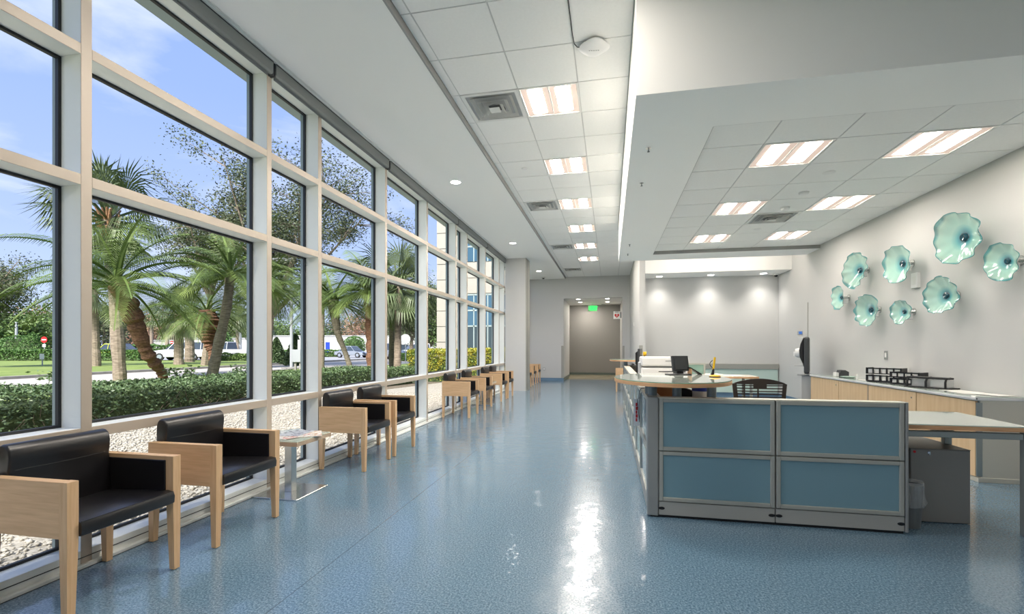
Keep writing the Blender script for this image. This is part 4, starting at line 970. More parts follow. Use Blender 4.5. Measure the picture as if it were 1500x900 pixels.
for k, (x, y, rz) in enumerate(((1.86, 9.15, .2), (2.02, 9.2, -.3), (2.25, 9.15, .1))):
    bm = B(); box(bm, -.11, .11, -.14, .14, 0, .012+.02*(k == 0)); tag(obj('paper_pile', bm, M['paper'], None, (x, y, .7395), rz), ('thick', 'middle', 'flat right')[k]+' pile of papers on the second work table behind the yellow pen', 'papers', 'paper piles on the second table')
# mint wainscot with grey cap at the alcove back wall
wl = thing('wainscot_panel', 'mint green glass wall panelling with a grey cap rail along the alcove back wall', 'wall panelling', (.90, 12.90, 0))
bm = B(); box(bm, 0, 3.22, .0, .03, .10, .70); obj('mint_panel', bm, M['mint'], wl)
bm = B(); box(bm, -.01, 3.235, -.03, .035, .70, .835, .004); obj('cap_rail', bm, M['capgrey'], wl)

# office chair
oc = thing('office_chair', 'dark brown office chair with slotted plastic back, facing into the station', 'office chair', (1.37, 4.95, 0))
def bend(x): return -.20+.55*x*x
bm = B()
# back outline as solid frame + slats, slightly wrapped
def strip(bm, x0, x1, z0, z1, n=6, th=.014, zfun=None):
    for i in range(n):
        xa, xb = x0+(x1-x0)*i/n, x0+(x1-x0)*(i+1)/n
        A = [(xa, bend(xa)), (xb, bend(xb)), (xb, bend(xb)+th), (xa, bend(xa)+th)]
        za0, za1 = (z0, z1) if not zfun else zfun(xa); zb0, zb1 = (z0, z1) if not zfun else zfun(xb)
        v = [bm.verts.new(p) for p in ((A[0][0], A[0][1], za0), (A[1][0], A[1][1], zb0), (A[2][0], A[2][1], zb0), (A[3][0], A[3][1], za0), (A[0][0], A[0][1], za1), (A[1][0], A[1][1], zb1), (A[2][0], A[2][1], zb1), (A[3][0], A[3][1], za1))]
        for f in ((0, 3, 2, 1), (4, 5, 6, 7), (0, 1, 5, 4), (1, 2, 6, 5), (2, 3, 7, 6), (3, 0, 4, 7)): bm.faces.new([v[k] for k in f])
strip(bm, -.235, .235, .90, .96, 16, .018, lambda x: (.918, .972-.9*x*x-14*max(0, abs(x)-.205)**2))
strip(bm, -.20, .20, .58, .62, 8)
for s in (-1, 1):
    for i in range(8):
        z0, z1 = .60+.04*i, .60+.04*(i+1)
        def xs(z_): return .205+.030*(z_-.6)/.32
        xa, xb = s*xs(z0), s*xs(z1); th = .035
        v = []
        for xx, zz in ((xa, z0), (xb, z1)):
            xi = xx-s*th
            for (px_, py_) in ((xx, bend(xx)), (xi, bend(xi)), (xi, bend(xi)+.016), (xx, bend(xx)+.016)): v.append(bm.verts.new((px_, py_, zz)))
        for j in range(4): bm.faces.new((v[j], v[(j+1) % 4], v[4+(j+1) % 4], v[4+j]))
bmesh.ops.recalc_face_normals(bm, faces=bm.faces[:])
obj('back_frame', bm, M['chairmesh'], oc)
for k in range(11):
    bm = B(); z0 = .632+.027*k; strip(bm, -.20, .20, z0, z0+.010, 8, .008); obj('back_slat', bm, M['chairmesh'], oc)
bm = B()
for x in (-.135, -.02): strip(bm, x-.006, x+.006, .60, .93, 1, .009)
strip(bm, -.06, .055, .885, .93, 3, .009)
obj('back_rib', bm, M['chairmesh'], oc)
bm = B(); tube(bm, [(0, -.19, .66), (0, -.21, .55), (0, -.14, .42), (0, -.02, .40)], .022, 8); obj('back_support', bm, M['chairmesh'], oc)
bm = B(); prism(bm, [(-.24, -.20), (.24, -.20), (.25, .15), (.20, .27), (-.20, .27), (-.25, .15)], 'z', .43, .49, .015, 2); obj('seat', bm, M['black'], oc)
for s in (-1, 1):
    bm = B(); tube(bm, [(s*.24, 0, .44), (s*.29, 0, .46), (s*.295, 0, .64)], .014, 8); box(bm, s*.265, s*.325, -.10, .12, .64, .665, .01, 2); obj('armrest', bm, M['black'], oc)
bm = B(); cyl(bm, (0, 0, .12), (0, 0, .43), .025, n=14); obj('gas_lift', bm, M['dgrey'], oc)
for k in range(5):
    a = 2*PI*k/5+.3; dx, dy = math.cos(a), math.sin(a)
    bm = B(); tube(bm, [(0, 0, .13), (dx*.15, dy*.15, .11), (dx*.28, dy*.28, .075)], [.03, .022, .015], 8); lg = obj('base_arm', bm, M['dgrey'], oc)
    bm = B(); cyl(bm, (dx*.28-dy*.02, dy*.28+dx*.02, .03), (dx*.28+dy*.02, dy*.28-dx*.02, .03), .03, n=14); cyl(bm, (dx*.28, dy*.28, .03), (dx*.28, dy*.28, .078), .007, n=8); obj('caster', bm, M['black'], lg)

#OUTDOORS#
# ================================================================ OUTDOORS
GZ = -0.10
def W(px, D, py=None, z=None):
    """world point on the ray of a photo column at forward depth D"""
    u = (px-750)/691
    zz = z if z is not None else (1.27+(508-py)/691*D if py is not None else GZ)
    return Vector((D*(u*math.cos(YAW)-math.sin(YAW)), D*(u*math.sin(YAW)+math.cos(YAW)), zz))
M['grass'] = mat('mown_grass', (99, 121, 55), 0.9, rgb2=(132, 148, 77), vscale=1.2, detail=9, lo=.3, hi=.7, bump=.5, bscale=30, bdist=.03)
M['concrete'] = mat('pale_concrete', (178, 174, 168), 0.8, var=.05, vscale=1.5)
M['curb'] = mat('grey_curb', (146, 144, 138), 0.8, var=.1, vscale=4)
M['asphalt'] = mat('grey_asphalt', (150, 152, 156), 0.85, var=.06, vscale=2)
M['soil'] = mat('dark_mulch', (92, 84, 72), 0.95, rgb2=(126, 116, 100), vscale=18, detail=7, bump=.6, bscale=60, bdist=.02)
M['gravelbed'] = mat('pale_gravel_bed', (138, 133, 121), 0.9, rgb2=(176, 171, 160), vscale=30, detail=6, bump=.6, bscale=50, bdist=.01)
M['stone'] = mat('pale_gravel_stone', (146, 141, 129), 0.85, rgb2=(188, 184, 174), vscale=14, detail=2, lo=.3, hi=.7)
M['leafhedge'] = mat('hedge_leaf', (62, 86, 49), 0.5, rgb2=(99, 120, 79), vscale=11, detail=5, lo=.35, hi=.65)
M['leafyellow'] = mat('golden_hedge_leaf', (99, 120, 37), 0.5, rgb2=(172, 160, 51), vscale=4, detail=5, lo=.38, hi=.66)
M['leaffar'] = mat('far_hedge_leaf', (62, 99, 44), 0.6, rgb2=(95, 128, 65), vscale=3)
M['palmleaf'] = mat('palm_leaf', (67, 92, 42), 0.5, rgb2=(113, 130, 65), vscale=1.3, detail=3, lo=.35, hi=.65)
M['sabalal'] = mat('fan_palm_leaf', (65, 84, 53), 0.5, rgb2=(109, 121, 81), vscale=1.2, detail=3, lo=.35, hi=.65)
M['oakleaf'] = mat('oak_leaf', (63, 76, 51), 0.6, rgb2=(99, 107, 77), vscale=.7, detail=4)
M['bushleaf'] = mat('bush_leaf', (65, 92, 44), 0.6, rgb2=(104, 127, 67), vscale=.5, detail=4)
M['rustleaf'] = mat('rusty_twigs', (140, 108, 88), 0.8, rgb2=(170, 140, 118), vscale=.6)
M['bark'] = mat('grey_bark', (116, 104, 90), 0.9, rgb2=(150, 137, 121), vscale=5, vstretch=(1, 1, 3), bump=.6, bscale=12, bdist=.03)
M['barkdark'] = mat('fibrous_brown_bark', (92, 64, 48), 0.95, rgb2=(132, 98, 76), vscale=9, vstretch=(1, 1, 4), bump=.8, bscale=25, bdist=.03)
M['barkring'] = mat('ringed_palm_bark', (106, 99, 84), 0.9, rgb2=(146, 137, 121), vscale=14, vstretch=(.4, .4, 2.5), bump=.6, bscale=30, bdist=.02)
M['boot'] = mat('dry_leaf_base', (150, 108, 78), 0.9, rgb2=(186, 146, 112), vscale=6)
M['bwall'] = mat('white_far_wall', (190, 190, 188), 0.7)
M['block'] = mat('cast_stone_block', (160, 157, 148), 0.8, var=.03, vscale=3)
M['blueglaze'] = mat('dark_blue_glazing', (60, 92, 112), 0.06, spec=.8)
M['deepglaze'] = mat('dark_glazing', (52, 66, 70), 0.06, spec=.8)
M['carwhite'] = mat('white_car_paint', (205, 207, 210), 0.25, coat=.6)
M['carsilver'] = mat('silver_car_paint', (156, 164, 176), 0.25, metal=.4, coat=.6)
M['cargreen'] = mat('lime_car_paint', (196, 206, 70), 0.3, coat=.5)
M['cardark'] = mat('dark_car_paint', (50, 54, 60), 0.25, coat=.6)
M['carglass'] = mat('car_glass', (58, 68, 78), 0.08, spec=.8)
M['tyre'] = mat('tyre', (34, 34, 36), 0.8)
M['polegrey'] = mat('grey_lamp_post', (168, 172, 176), 0.5, metal=.3)

# --- ground
ground = struct_root('ground')
def flat(name, pts, z, m, th=.2):
    bm = B(); prism(bm, pts, 'z', z-th, z); o = obj(name, bm, m, ground); return o
flat('lawn', [(-400, -150), (-3.4, -150), (-3.4, 17.6), (-8.5, 17.6), (-8.5, 400), (-400, 400)], GZ, M['grass'])
flat('gravel_bed', [(-8.6, -6), (-3.2, -6), (-3.2, 18.9), (-6.4, 18.9), (-6.4, 15.6), (-8.6, 12)], GZ+.01, M['gravelbed'], .1)
flat('mulch_strip', [(-10.9, -6), (-8.35, -6), (-8.1, 9), (-7.0, 13.5), (-6.2, 17), (-7, 19), (-9, 19), (-10.9, 16)], GZ+.02, M['soil'], .1)
flat('road', [(-24.3, -60), (-18.85, -60), (-18.85, 160), (-24.3, 160)], GZ+.012, M['concrete'], .05)
for k, (x0, x1) in enumerate(((-18.85, -18.7), (-24.55, -24.3))):
    bm = B(); box(bm, x0, x1, -60, 160, GZ-.1, GZ+(.03 if k == 0 else .14), .01); obj('curb', bm, M['curb'], ground)
p4 = W(470, 43)
flat('parking_lot', [tuple(W(180, 48)[:2]), tuple(W(330, 48)[:2]), tuple(W(430, 46)[:2]), (-24.6, 33), (-24.6, 150), tuple(W(560, 190)[:2]), tuple(W(60, 190)[:2])], GZ+.008, M['asphalt'], .05)
flat('footpath', [(-18.85, 27.5), (-16.5, 28.4), (-14, 60), (-18.85, 60)], GZ+.01, M['concrete'], .05)
# loose stones of the gravel bed: tens of thousands, one joined part
ns = 36000
px_ = rng.uniform(-8.2, -3.22, ns); py_ = rng.uniform(.4, 13.0, ns)
keep = rng.random(ns) < np.clip(1.25-(np.abs(py_-3)/14), .3, 1); px_, py_ = px_[keep], py_[keep]; ns = len(px_)
sz = rng.uniform(.010, .024, ns)
base = np.array([(1, 0, 0), (-1, 0, 0), (0, 1, 0), (0, -1, 0), (0, 0, 1), (0, 0, -1)], float)
th = rng.uniform(0, 2*PI, ns); sc3 = np.stack([sz*rng.uniform(.8, 1.5, ns), sz*rng.uniform(.7, 1.1, ns), sz*rng.uniform(.45, .8, ns)], 1)
v = base[None]*sc3[:, None, :]*rng.uniform(.8, 1.2, (ns, 6, 1)); c_, s_ = np.cos(th)[:, None], np.sin(th)[:, None]
vx = v[:, :, 0]*c_-v[:, :, 1]*s_; vy = v[:, :, 0]*s_+v[:, :, 1]*c_
v = np.stack([vx+px_[:, None], vy+py_[:, None], v[:, :, 2]+GZ+.015+rng.uniform(0, .012, ns)[:, None]], 2)
fc = np.array([(0, 2, 4), (2, 1, 4), (1, 3, 4), (3, 0, 4), (2, 0, 5), (1, 2, 5), (3, 1, 5), (0, 3, 5)])
F = (fc[None]+np.arange(ns)[:, None, None]*6).reshape(-1, 3)
npmesh('gravel_stones', v.reshape(-1, 3), F, M['stone'], ground, kind='stuff')

# --- leaf clouds
def leafcloud(name, pts, size, m, parent, asp=.5, up=.0, loc=(0, 0, 0)):
    n = len(pts); u = rng.normal(size=(n, 3)); u[:, 2] *= .6; u /= np.linalg.norm(u, axis=1)[:, None]
    w_ = rng.normal(size=(n, 3)); v_ = np.cross(u, w_); v_ /= np.linalg.norm(v_, axis=1)[:, None]
    s = size*rng.uniform(.6, 1.3, n)[:, None]
    V = np.stack([pts-u*s, pts+v_*s*asp, pts+u*s, pts-v_*s*asp], 1).reshape(-1, 3)
    return npmesh(name, V, np.arange(4*n).reshape(-1, 4), m, parent, loc, kind='stuff')
def hedge(lab, P0, P1, wid, h, n, size, m, name='hedge', grp=None, twigs=0, bumpy=.08):
    P0 = Vector((P0[0], P0[1], GZ)); P1 = Vector((P1[0], P1[1], GZ)); L = (P1-P0).length; rz = math.atan2(P1.y-P0.y, P1.x-P0.x)
    t_ = thing(name, lab, 'hedge', P0, rz, grp)
    x = rng.uniform(0, L, n); y = rng.uniform(-wid/2, wid/2, n); zf = rng.random(n)**.55
    # crowd towards the shell
    shell = rng.random(n); y = np.where(shell < .35, np.sign(y)*wid/2*rng.uniform(.86, 1, n), y); zf = np.where((shell > .35) & (shell < .85), rng.uniform(.9, 1.0, n), zf)
    top = h*(1+bumpy*np.sin(x*2.1+np.sin(x*.9)*2)+bumpy*.7*np.sin(x*5.3+y*4)+bumpy*.8*rng.normal(size=n)*.5)
    leafcloud('foliage', np.stack([x, y, .04+zf*top], 1), size, m, t_)
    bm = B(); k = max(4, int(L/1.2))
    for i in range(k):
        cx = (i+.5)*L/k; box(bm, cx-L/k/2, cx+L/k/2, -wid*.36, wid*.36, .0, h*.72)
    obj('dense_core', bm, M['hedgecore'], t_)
    if twigs:
        bm = B()
        for i in range(twigs):
            cx = random.uniform(0, L); cy = random.choice((-1, 1))*random.uniform(.3, .5)*wid
            p = Vector((cx, cy*.8, 0)); q = p+Vector((random.uniform(-.45, .45), cy*random.uniform(-.2, .35), h*random.uniform(.4, .95)))
            mid = (p+q)/2+Vector((random.uniform(-.08, .08), 0, .03)); tube(bm, [p, mid, q], [.008, .006, .003], 4, cap=False)
        obj('twigs', bm, M['bark'], t_, kind='stuff')
    return t_
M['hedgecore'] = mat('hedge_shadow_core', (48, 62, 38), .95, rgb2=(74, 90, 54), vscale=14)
hedge('low clipped green hedge outside the windows, running beside the gravel bed', (-9.5, -3), (-9.4, 10.0), 1.9, .60, 46000, .034, M['leafhedge'], twigs=380)
hedge('low green hedge outside, its far stretch bending towards the golden hedge', (-9.3, 10.0), (-7.7, 16.4), 1.7, .58, 20000, .036, M['leafhedge'], twigs=60)
hedge('golden yellow hedge in front of the stone wing outside', (-7.6, 17.6), (-3.3, 17.6), 1.5, 1.22, 30000, .034, M['leafyellow'], bumpy=.03)
hedge('long dark green hedge across the far lawn, behind the small signs', W(-60, 46), W(212, 46), 1.6, 1.0, 14000, .10, M['leaffar'], bumpy=.02, grp=None)
hedge('far low hedge in front of the parked cars on the right', W(572, 44), W(618, 44), 1.0, .72, 3000, .08, M['leaffar'], bumpy=.02)
hedge('low far hedge before the white building, left of the silver sedan', W(398, 60), W(498, 62), 1.4, .9, 3500, .11, M['leaffar'], bumpy=.04)
hedge('small rounded hedge behind the white pickup', W(326, 46), W(368, 46), 1.5, .62, 1500, .09, M['bushleaf'], bumpy=.15)
hedge('long far hedge behind the lot on the left', W(160, 62), W(300, 66), 1.6, 1.5, 4500, .14, M['leaffar'], bumpy=.06)

# --- palms
def frond_mesh(L, e0, e1, nl=34, ll=.42, lw=.016, seedv=0, droop=.55):
    rn = random.Random(seedv); V, F = [], []
    pts = []; p = Vector((0, 0, 0)); k = 20
    for i in range(k+1):
        s = i/k; a = math.radians(e0+(e1-e0)*s**.9); pts.append((p.copy(), a)); p = p+Vector((math.cos(a), 0, math.sin(a)))*L/k
    def at(s):
        f = s*k; i = min(int(f), k-1); t_ = f-i; return pts[i][0].lerp(pts[i+1][0], t_), pts[i][1]
    for i in range(k):                                                          # rachis: flat narrow strip, two sided triangle section
        a, aa = pts[i]; b_, ab_ = pts[i+1]; w0 = .022*(1-i/k)+.004; w1 = .022*(1-(i+1)/k)+.004; b0 = len(V)
        for q, ww in ((a, w0), (b_, w1)):
            V += [(q.x, -ww, q.z), (q.x, ww, q.z), (q.x, 0, q.z-ww)]
        for j in range(3): F.append((b0+j, b0+(j+1) % 3, b0+3+(j+1) % 3, b0+3+j))
    for i in range(nl):
        s = .14+.86*(i+.5)/nl; q, a = at(s); ln = ll*(math.sin(PI*min(1, s*.9+.12))**.6)*rn.uniform(.85, 1.1)
        fw = Vector((math.cos(a), 0, math.sin(a)))
        for sd_ in (-1, 1):
            d = (fw*(.45+.5*s)+Vector((0, sd_, 0))*1.0+Vector((0, 0, .25))).normalized()
            m1 = q+d*ln*.5; d2 = (d+Vector((0, 0, -droop*1.4))).normalized(); m2 = m1+d2*ln*.5
            wv = (fw*lw); b0 = len(V)
            V += [tuple(q-wv*.6), tuple(q+wv*.6), tuple(m1+wv), tuple(m1-wv), tuple(m2+wv*.15), tuple(m2-wv*.15)]
            F += [(b0, b0+1, b0+2, b0+3), (b0+3, b0+2, b0+4, b0+5)]
    me = bpy.data.meshes.new('frond'); me.from_pydata(V, [], F); me.materials.append(M['palmleaf']); return me
def fan_mesh(R=1.0, pet=1.0, e=30, seedv=0):
    rn = random.Random(seedv); V, F = [], []
    a = math.radians(e); d = Vector((math.cos(a), 0, math.sin(a))); up = Vector((-math.sin(a), 0, math.cos(a)))
    c = d*pet; b0 = 0
    V += [(0, -.02, 0), (0, .02, 0), tuple(c+Vector((0, .015, 0))), tuple(c+Vector((0, -.015, 0))), tuple(up*-.03), tuple(c+up*-.03)]
    F += [(0, 1, 2, 3), (1, 4, 5, 2), (4, 0, 3, 5)]
    n = 26
    for i in range(n):
        t_ = -2.0+4.0*i/(n-1); ln = R*(1-.22*abs(t_)/2)*rn.uniform(.9, 1.08)
        dd = (d*math.cos(t_)+Vector((0, math.sin(t_), 0))+up*.10*math.cos(t_*2)).normalized(); sd_ = dd.cross(up).normalized()
        m1 = c+dd*ln*.55; m2 = c+(dd+Vector((0, 0, -.45*abs(math.sin(t_))-.18))).normalized()*ln
        w_ = .026*R; b0 = len(V)
        V += [tuple(c), tuple(m1+sd_*w_), tuple(m2), tuple(m1-sd_*w_)]; F.append((b0, b0+1, b0+2, b0+3))
    me = bpy.data.meshes.new('frond'); me.from_pydata(V, [], F); me.materials.append(M['sabalal']); return me
PF = [frond_mesh(1.0, e0, e1, 46, .25, .0042, k, .55) for k, (e0, e1) in enumerate(((80, 15), (65, -20), (48, -38), (30, -48), (12, -58), (-5, -66)))]
FF = [fan_mesh(.5, .5, e_, k) for k, e_ in enumerate((75, 50, 25, 5, -20, -50))]
def trunk_bm(pts, rad, rough=.12, n=12, seedv=0, boots=0):
    rn = random.Random(seedv); bm = B(); pts = [Vector(p) for p in pts]
    fine, rr_ = [], []
    k = len(pts)
    for i in range(k-1):
        p0, p1, p2, p3 = pts[max(i-1, 0)], pts[i], pts[i+1], pts[min(i+2, k-1)]
        for s in range(12):
            t_ = s/12; fine.append(.5*((2*p1)+(-p0+p2)*t_+(2*p0-5*p1+4*p2-p3)*t_**2+(-p0+3*p1-3*p2+p3)*t_**3)); rr_.append((rad[i]*(1-t_)+rad[i+1]*t_)*(1+rough*rn.uniform(-1, 1)))
    fine.append(pts[-1]); rr_.append(rad[-1])
    tube(bm, fine, rr_, n)
    for v_ in bm.verts:
        nn_ = noise.noise(v_.co*9)*rough*.5*rad[0]; v_.co.x += nn_; v_.co.y += nn_*.7
    return bm
def palm(lab, base, top, r0, L, nf, kind='frond', bend=(0, 0), tm='barkring', seedv=0, boots=0, mids=None, radii=None, grp=None, droopy=0, squash=1.0):
    rn = random.Random(seedv); base = Vector(base); top = Vector(top)
    t_ = thing('palm_tree' if kind == 'frond' else 'fan_palm', lab, 'palm', base, 0, grp)
    tp = top-base
    pts = [Vector((0, 0, 0))]+[Vector(m_) for m_ in (mids or [tuple(tp*.5+Vector((bend[0], bend[1], 0)))])]+[tp]
    rad = radii or [r0*1.15]+[r0]*(len(pts)-2)+[r0*.95]
    o = obj('trunk', trunk_bm(pts, rad, .08 if tm != 'barkdark' else .2, 12, seedv), M[tm], t_, smooth=False)
    for i in range(boots):
        a = rn.uniform(0, 2*PI); zz = rn.uniform(-.9, .0); bm = B()
        p = tp+Vector((0, 0, zz)); d = Vector((math.cos(a), math.sin(a), 0)); tube(bm, [p+d*r0*.6, p+d*(r0+.08)+Vector((0, 0, .16)), p+d*(r0+.22)+Vector((0, 0, .42))], [.06, .05, .03], 4); obj('leaf_base', bm, M['boot'], t_)
    ms = PF if kind == 'frond' else FF
    for i in range(nf):
        f = i/nf; k = min(len(ms)-1, int((f**(.8 if not droopy else .55))*len(ms)))
        fr = link('frond', ms[k], t_, tp+Vector((0, 0, -.05-.25*f*(L*.12))), rn.uniform(0, 2*PI)); s = L*rn.uniform(.85, 1.1); fr.scale = (s, s, s*squash)
        fr.rotation_euler = (rn.uniform(-.15, .15), rn.uniform(-.15, .15), i*2.39996+rn.uniform(-.3, .3))
    return t_
# nearest: leaning rough-trunked palm, ringed palm, sabal behind
b0 = W(250, 14.0, z=GZ); m1_ = W(214, 13.2, 515)-b0; m2_ = W(196, 12.9, 468)-b0
palm('big palm leaning left over the hedge with a thick shaggy brown trunk', b0, W(172, 12.6, 412), .15, 2.6, 30, tm='barkdark', seedv=1, mids=[tuple(W(236, 13.7, 545)-b0), tuple(m1_), tuple(m2_)], radii=[.10, .13, .17, .24, .22], droopy=0)
b0 = W(307, 15.2, z=GZ)
palm('palm with a slim ringed grey trunk leaning right, in front of the parked white cars', b0, W(338, 15.0, 400), .14, 2.4, 30, tm='barkring', seedv=2, mids=[tuple(W(318, 15.1, 515)-b0), tuple(W(331, 15.0, 455)-b0)], radii=[.17, .15, .14, .13], droopy=1)
b0 = W(312, 17.5, z=GZ)
palm('palm with a swollen rusty-brown trunk top behind the ringed palm', b0, W(303, 17.5, 455), .12, 2.0, 20, tm='barkdark', seedv=3, mids=[tuple(W(311, 17.5, 520)-b0), tuple(W(306, 17.5, 505)-b0), tuple(W(305, 17.5, 480)-b0)], radii=[.12, .12, .16, .44, .26], droopy=1)
b0 = W(176, 18.0, z=GZ)
palm('tall fan palm with a thick blotchy trunk and spiky crown near the first mullion', b0, W(158, 18.0, 318), .20, 2.5, 40, 'fan', tm='bark', seedv=4, boots=26, bend=(.05, 0))
b0 = W(141, 33, z=GZ)
palm('slim fan palm trunk right beside the first mullion, farther back on the lawn', b0, W(137, 33, 425), .24, 2.6, 28, 'fan', tm='bark', seedv=5)
b0 = W(262, 36, z=GZ); palm('fan palm in front of the white SUV, left of two', b0, W(262, 36, 460), .30, 2.6, 28, 'fan', tm='bark', seedv=6, grp=None)
b0 = W(278, 42, z=GZ); palm('fan palm with criss-cross boots in front of the white SUV, right of two', b0, W(278, 42, 455), .36, 2.6, 26, 'fan', tm='bark', seedv=7, boots=14)
for k, (px, D, py, L) in enumerate(((245, 75, 458, 3.0), (222, 80, 462, 2.8), (348, 80, 465, 3.0), (375, 30, 450, 2.6))):
    palm('distant fan palm '+('left of the white SUV', 'small one left of the shaggy palm', 'above the white pickup', 'half hidden by the second mullion')[k], W(px, D, z=GZ), W(px, D, py), .26, L, 22, 'fan', tm='bark', seedv=20+k)
b0 = W(516, 24, z=GZ)
palm('palm with a thin curved trunk leaning left, in the third bay of windows', b0, W(488, 24, 440), .13, 3.0, 30, tm='barkring', seedv=8, mids=[tuple(W(505, 24, 515)-b0), tuple(W(494, 24, 485)-b0)], radii=[.14, .13, .17, .30], droopy=1)
b0 = W(544, 22, z=GZ)
palm('drooping palm with a dark trunk at the right of the third window bay', b0, W(541, 22, 425), .20, 3.0, 34, tm='barkdark', seedv=9, radii=[.2, .22, .26], droopy=1)
palm('small palm left of the curved one, by its crown', W(471, 28, z=GZ), W(472, 28, 430), .15, 2.4, 24, tm='barkring', seedv=10, droopy=1)
palm('fan palm with a dense green crown in the fourth window bay', W(582, 21, z=GZ), W(584, 21, 418), .15, 2.4, 34, 'fan', tm='bark', seedv=11)
palm('feathery palm just beyond the fourth window bay fan palm', W(574, 25, z=GZ), W(574, 25, 440), .15, 2.8, 26, tm='barkring', seedv=12, droopy=1)
palm('palm crown half hidden by the second mullion, right of the ringed palm', W(392, 18, z=GZ), W(393, 18, 420), .15, 2.3, 28, tm='barkring', seedv=13, droopy=1)

# --- broadleaf trees
def tree(lab, base, h, crown_c, crown_r, nleaf, size, m='oakleaf', name='tree', seedv=0, tr_=.22, clumps=90, spread=.16, flat_=.75):
    rn = random.Random(seedv); base = Vector(base); t_ = thing(name, lab, 'tree', base)
    cc = Vector(crown_c)-base; bm = B(); tips = []
    fork = Vector((cc.x*.4, cc.y*.4, max(.8, (cc.z-crown_r*.75)*.8)))
    tube(bm, [(0, 0, 0), tuple(fork*.5+Vector((.1, 0, 0))), tuple(fork)], [tr_*1.2, tr_, tr_*.8], 8)
    for i in range(9):
        a = i*2.4+rn.uniform(-.3, .3); e_ = rn.uniform(-.15, 1.2); d = Vector((math.cos(a)*math.cos(e_), math.sin(a)*math.cos(e_), math.sin(e_)*flat_))
        end = cc+d*crown_r*rn.uniform(.6, .9); mid = fork.lerp(end, .5)+Vector((0, 0, rn.uniform(0, .12)*crown_r))
        tube(bm, [fork, mid, end], [tr_*.55, tr_*.3, tr_*.08], 5, cap=False)
        for j in range(15):
            s = rn.uniform(.3, 1); p = fork.lerp(mid, s*2) if s < .5 else mid.lerp(end, s*2-1)
            q = p+Vector((rn.uniform(-1, 1), rn.uniform(-1, 1), rn.uniform(-.5, .9)))*crown_r*.38; tube(bm, [p, q], [tr_*.14, tr_*.03], 4, cap=False); tips += [q, p.lerp(q, .6)]
    obj('branches', bm, M['bark'], t_)
    tips = np.array([tuple(x) for x in tips]); idx = rng.integers(0, len(tips), nleaf)
    P = tips[idx]+rng.normal(size=(nleaf, 3))*crown_r*spread*np.array([1, 1, flat_])
    leafcloud('foliage', P, size, M[m], t_)
    return t_
tree('large open-crowned oak rising behind the palms, behind the second mullion', W(384, 30, z=GZ), 12, W(412, 30, 328), 7.0, 46000, .075, seedv=3, spread=.065, tr_=.30)
tree('smaller oak with sparse crown left of the large oak, above the palms', W(300, 34, z=GZ), 10, W(318, 34, 345), 4.6, 20000, .08, seedv=13, spread=.07, tr_=.22)
tree('oak at the left frame edge with a sparse grey-green crown', W(-55, 30, z=GZ), 9, W(-30, 30, 415), 3.4, 24000, .07, seedv=4, spread=.10)
tree('rounded oak behind the fan palm in the fourth window bay', W(600, 46, z=GZ), 9, W(607, 46, 450), 3.6, 14000, .12, seedv=5)
tree('dark evergreen beside the stone wing of the building', W(626, 60, z=GZ), 9, W(630, 60, 470), 4.4, 14000, .16, 'bushleaf', seedv=6, flat_=1.2)
bgk = [(-20, 75, 478, 5, 'bushleaf'), (25, 70, 495, 4.0, 'bushleaf'), (48, 95, 482, 6, 'rustleaf'), (72, 80, 482, 5.5, 'bushleaf'), (100, 90, 480, 6, 'bushleaf'), (150, 85, 480, 6.5, 'oakleaf'), (185, 110, 486, 6, 'bushleaf'),
       (215, 100, 488, 5.5, 'rustleaf'), (255, 115, 486, 6.5, 'rustleaf'), (300, 120, 482, 7, 'oakleaf'), (345, 115, 484, 6.5, 'oakleaf'), (380, 110, 486, 6, 'bushleaf'), (412, 130, 494, 6, 'bushleaf'), (455, 135, 494, 6, 'bushleaf'),
       (500, 140, 488, 8, 'oakleaf'), (540, 130, 486, 8, 'rustleaf'), (578, 120, 488, 7, 'oakleaf'), (612, 100, 482, 7, 'oakleaf')]
nmk = {'bushleaf': 'green', 'rustleaf': 'rusty bare', 'oakleaf': 'grey-green'}
where = ['at the left frame edge', 'low, behind the left lamp post', 'left of the stop sign', 'right behind the stop sign', 'left of the first mullion', 'behind the slim fan palm', 'left of the shaggy palm trunk', 'behind the shaggy palm trunk', 'above the white SUV', 'between the two white cars', 'above the white pickup', 'behind the second mullion', 'behind the tall lamp post', 'behind the third mullion', 'behind the silver sedan', 'right of the silver sedan', 'in the fourth window bay', 'left of the stone wing']
for k, (px, D, py, r_, m_) in enumerate(bgk):
    tree('distant %s tree %s' % (nmk[m_], where[k]), W(px, D, z=GZ), 8, W(px, D, py), r_, 5200, .26, m_, seedv=40+k, spread=.22, flat_=.7, tr_=.2)
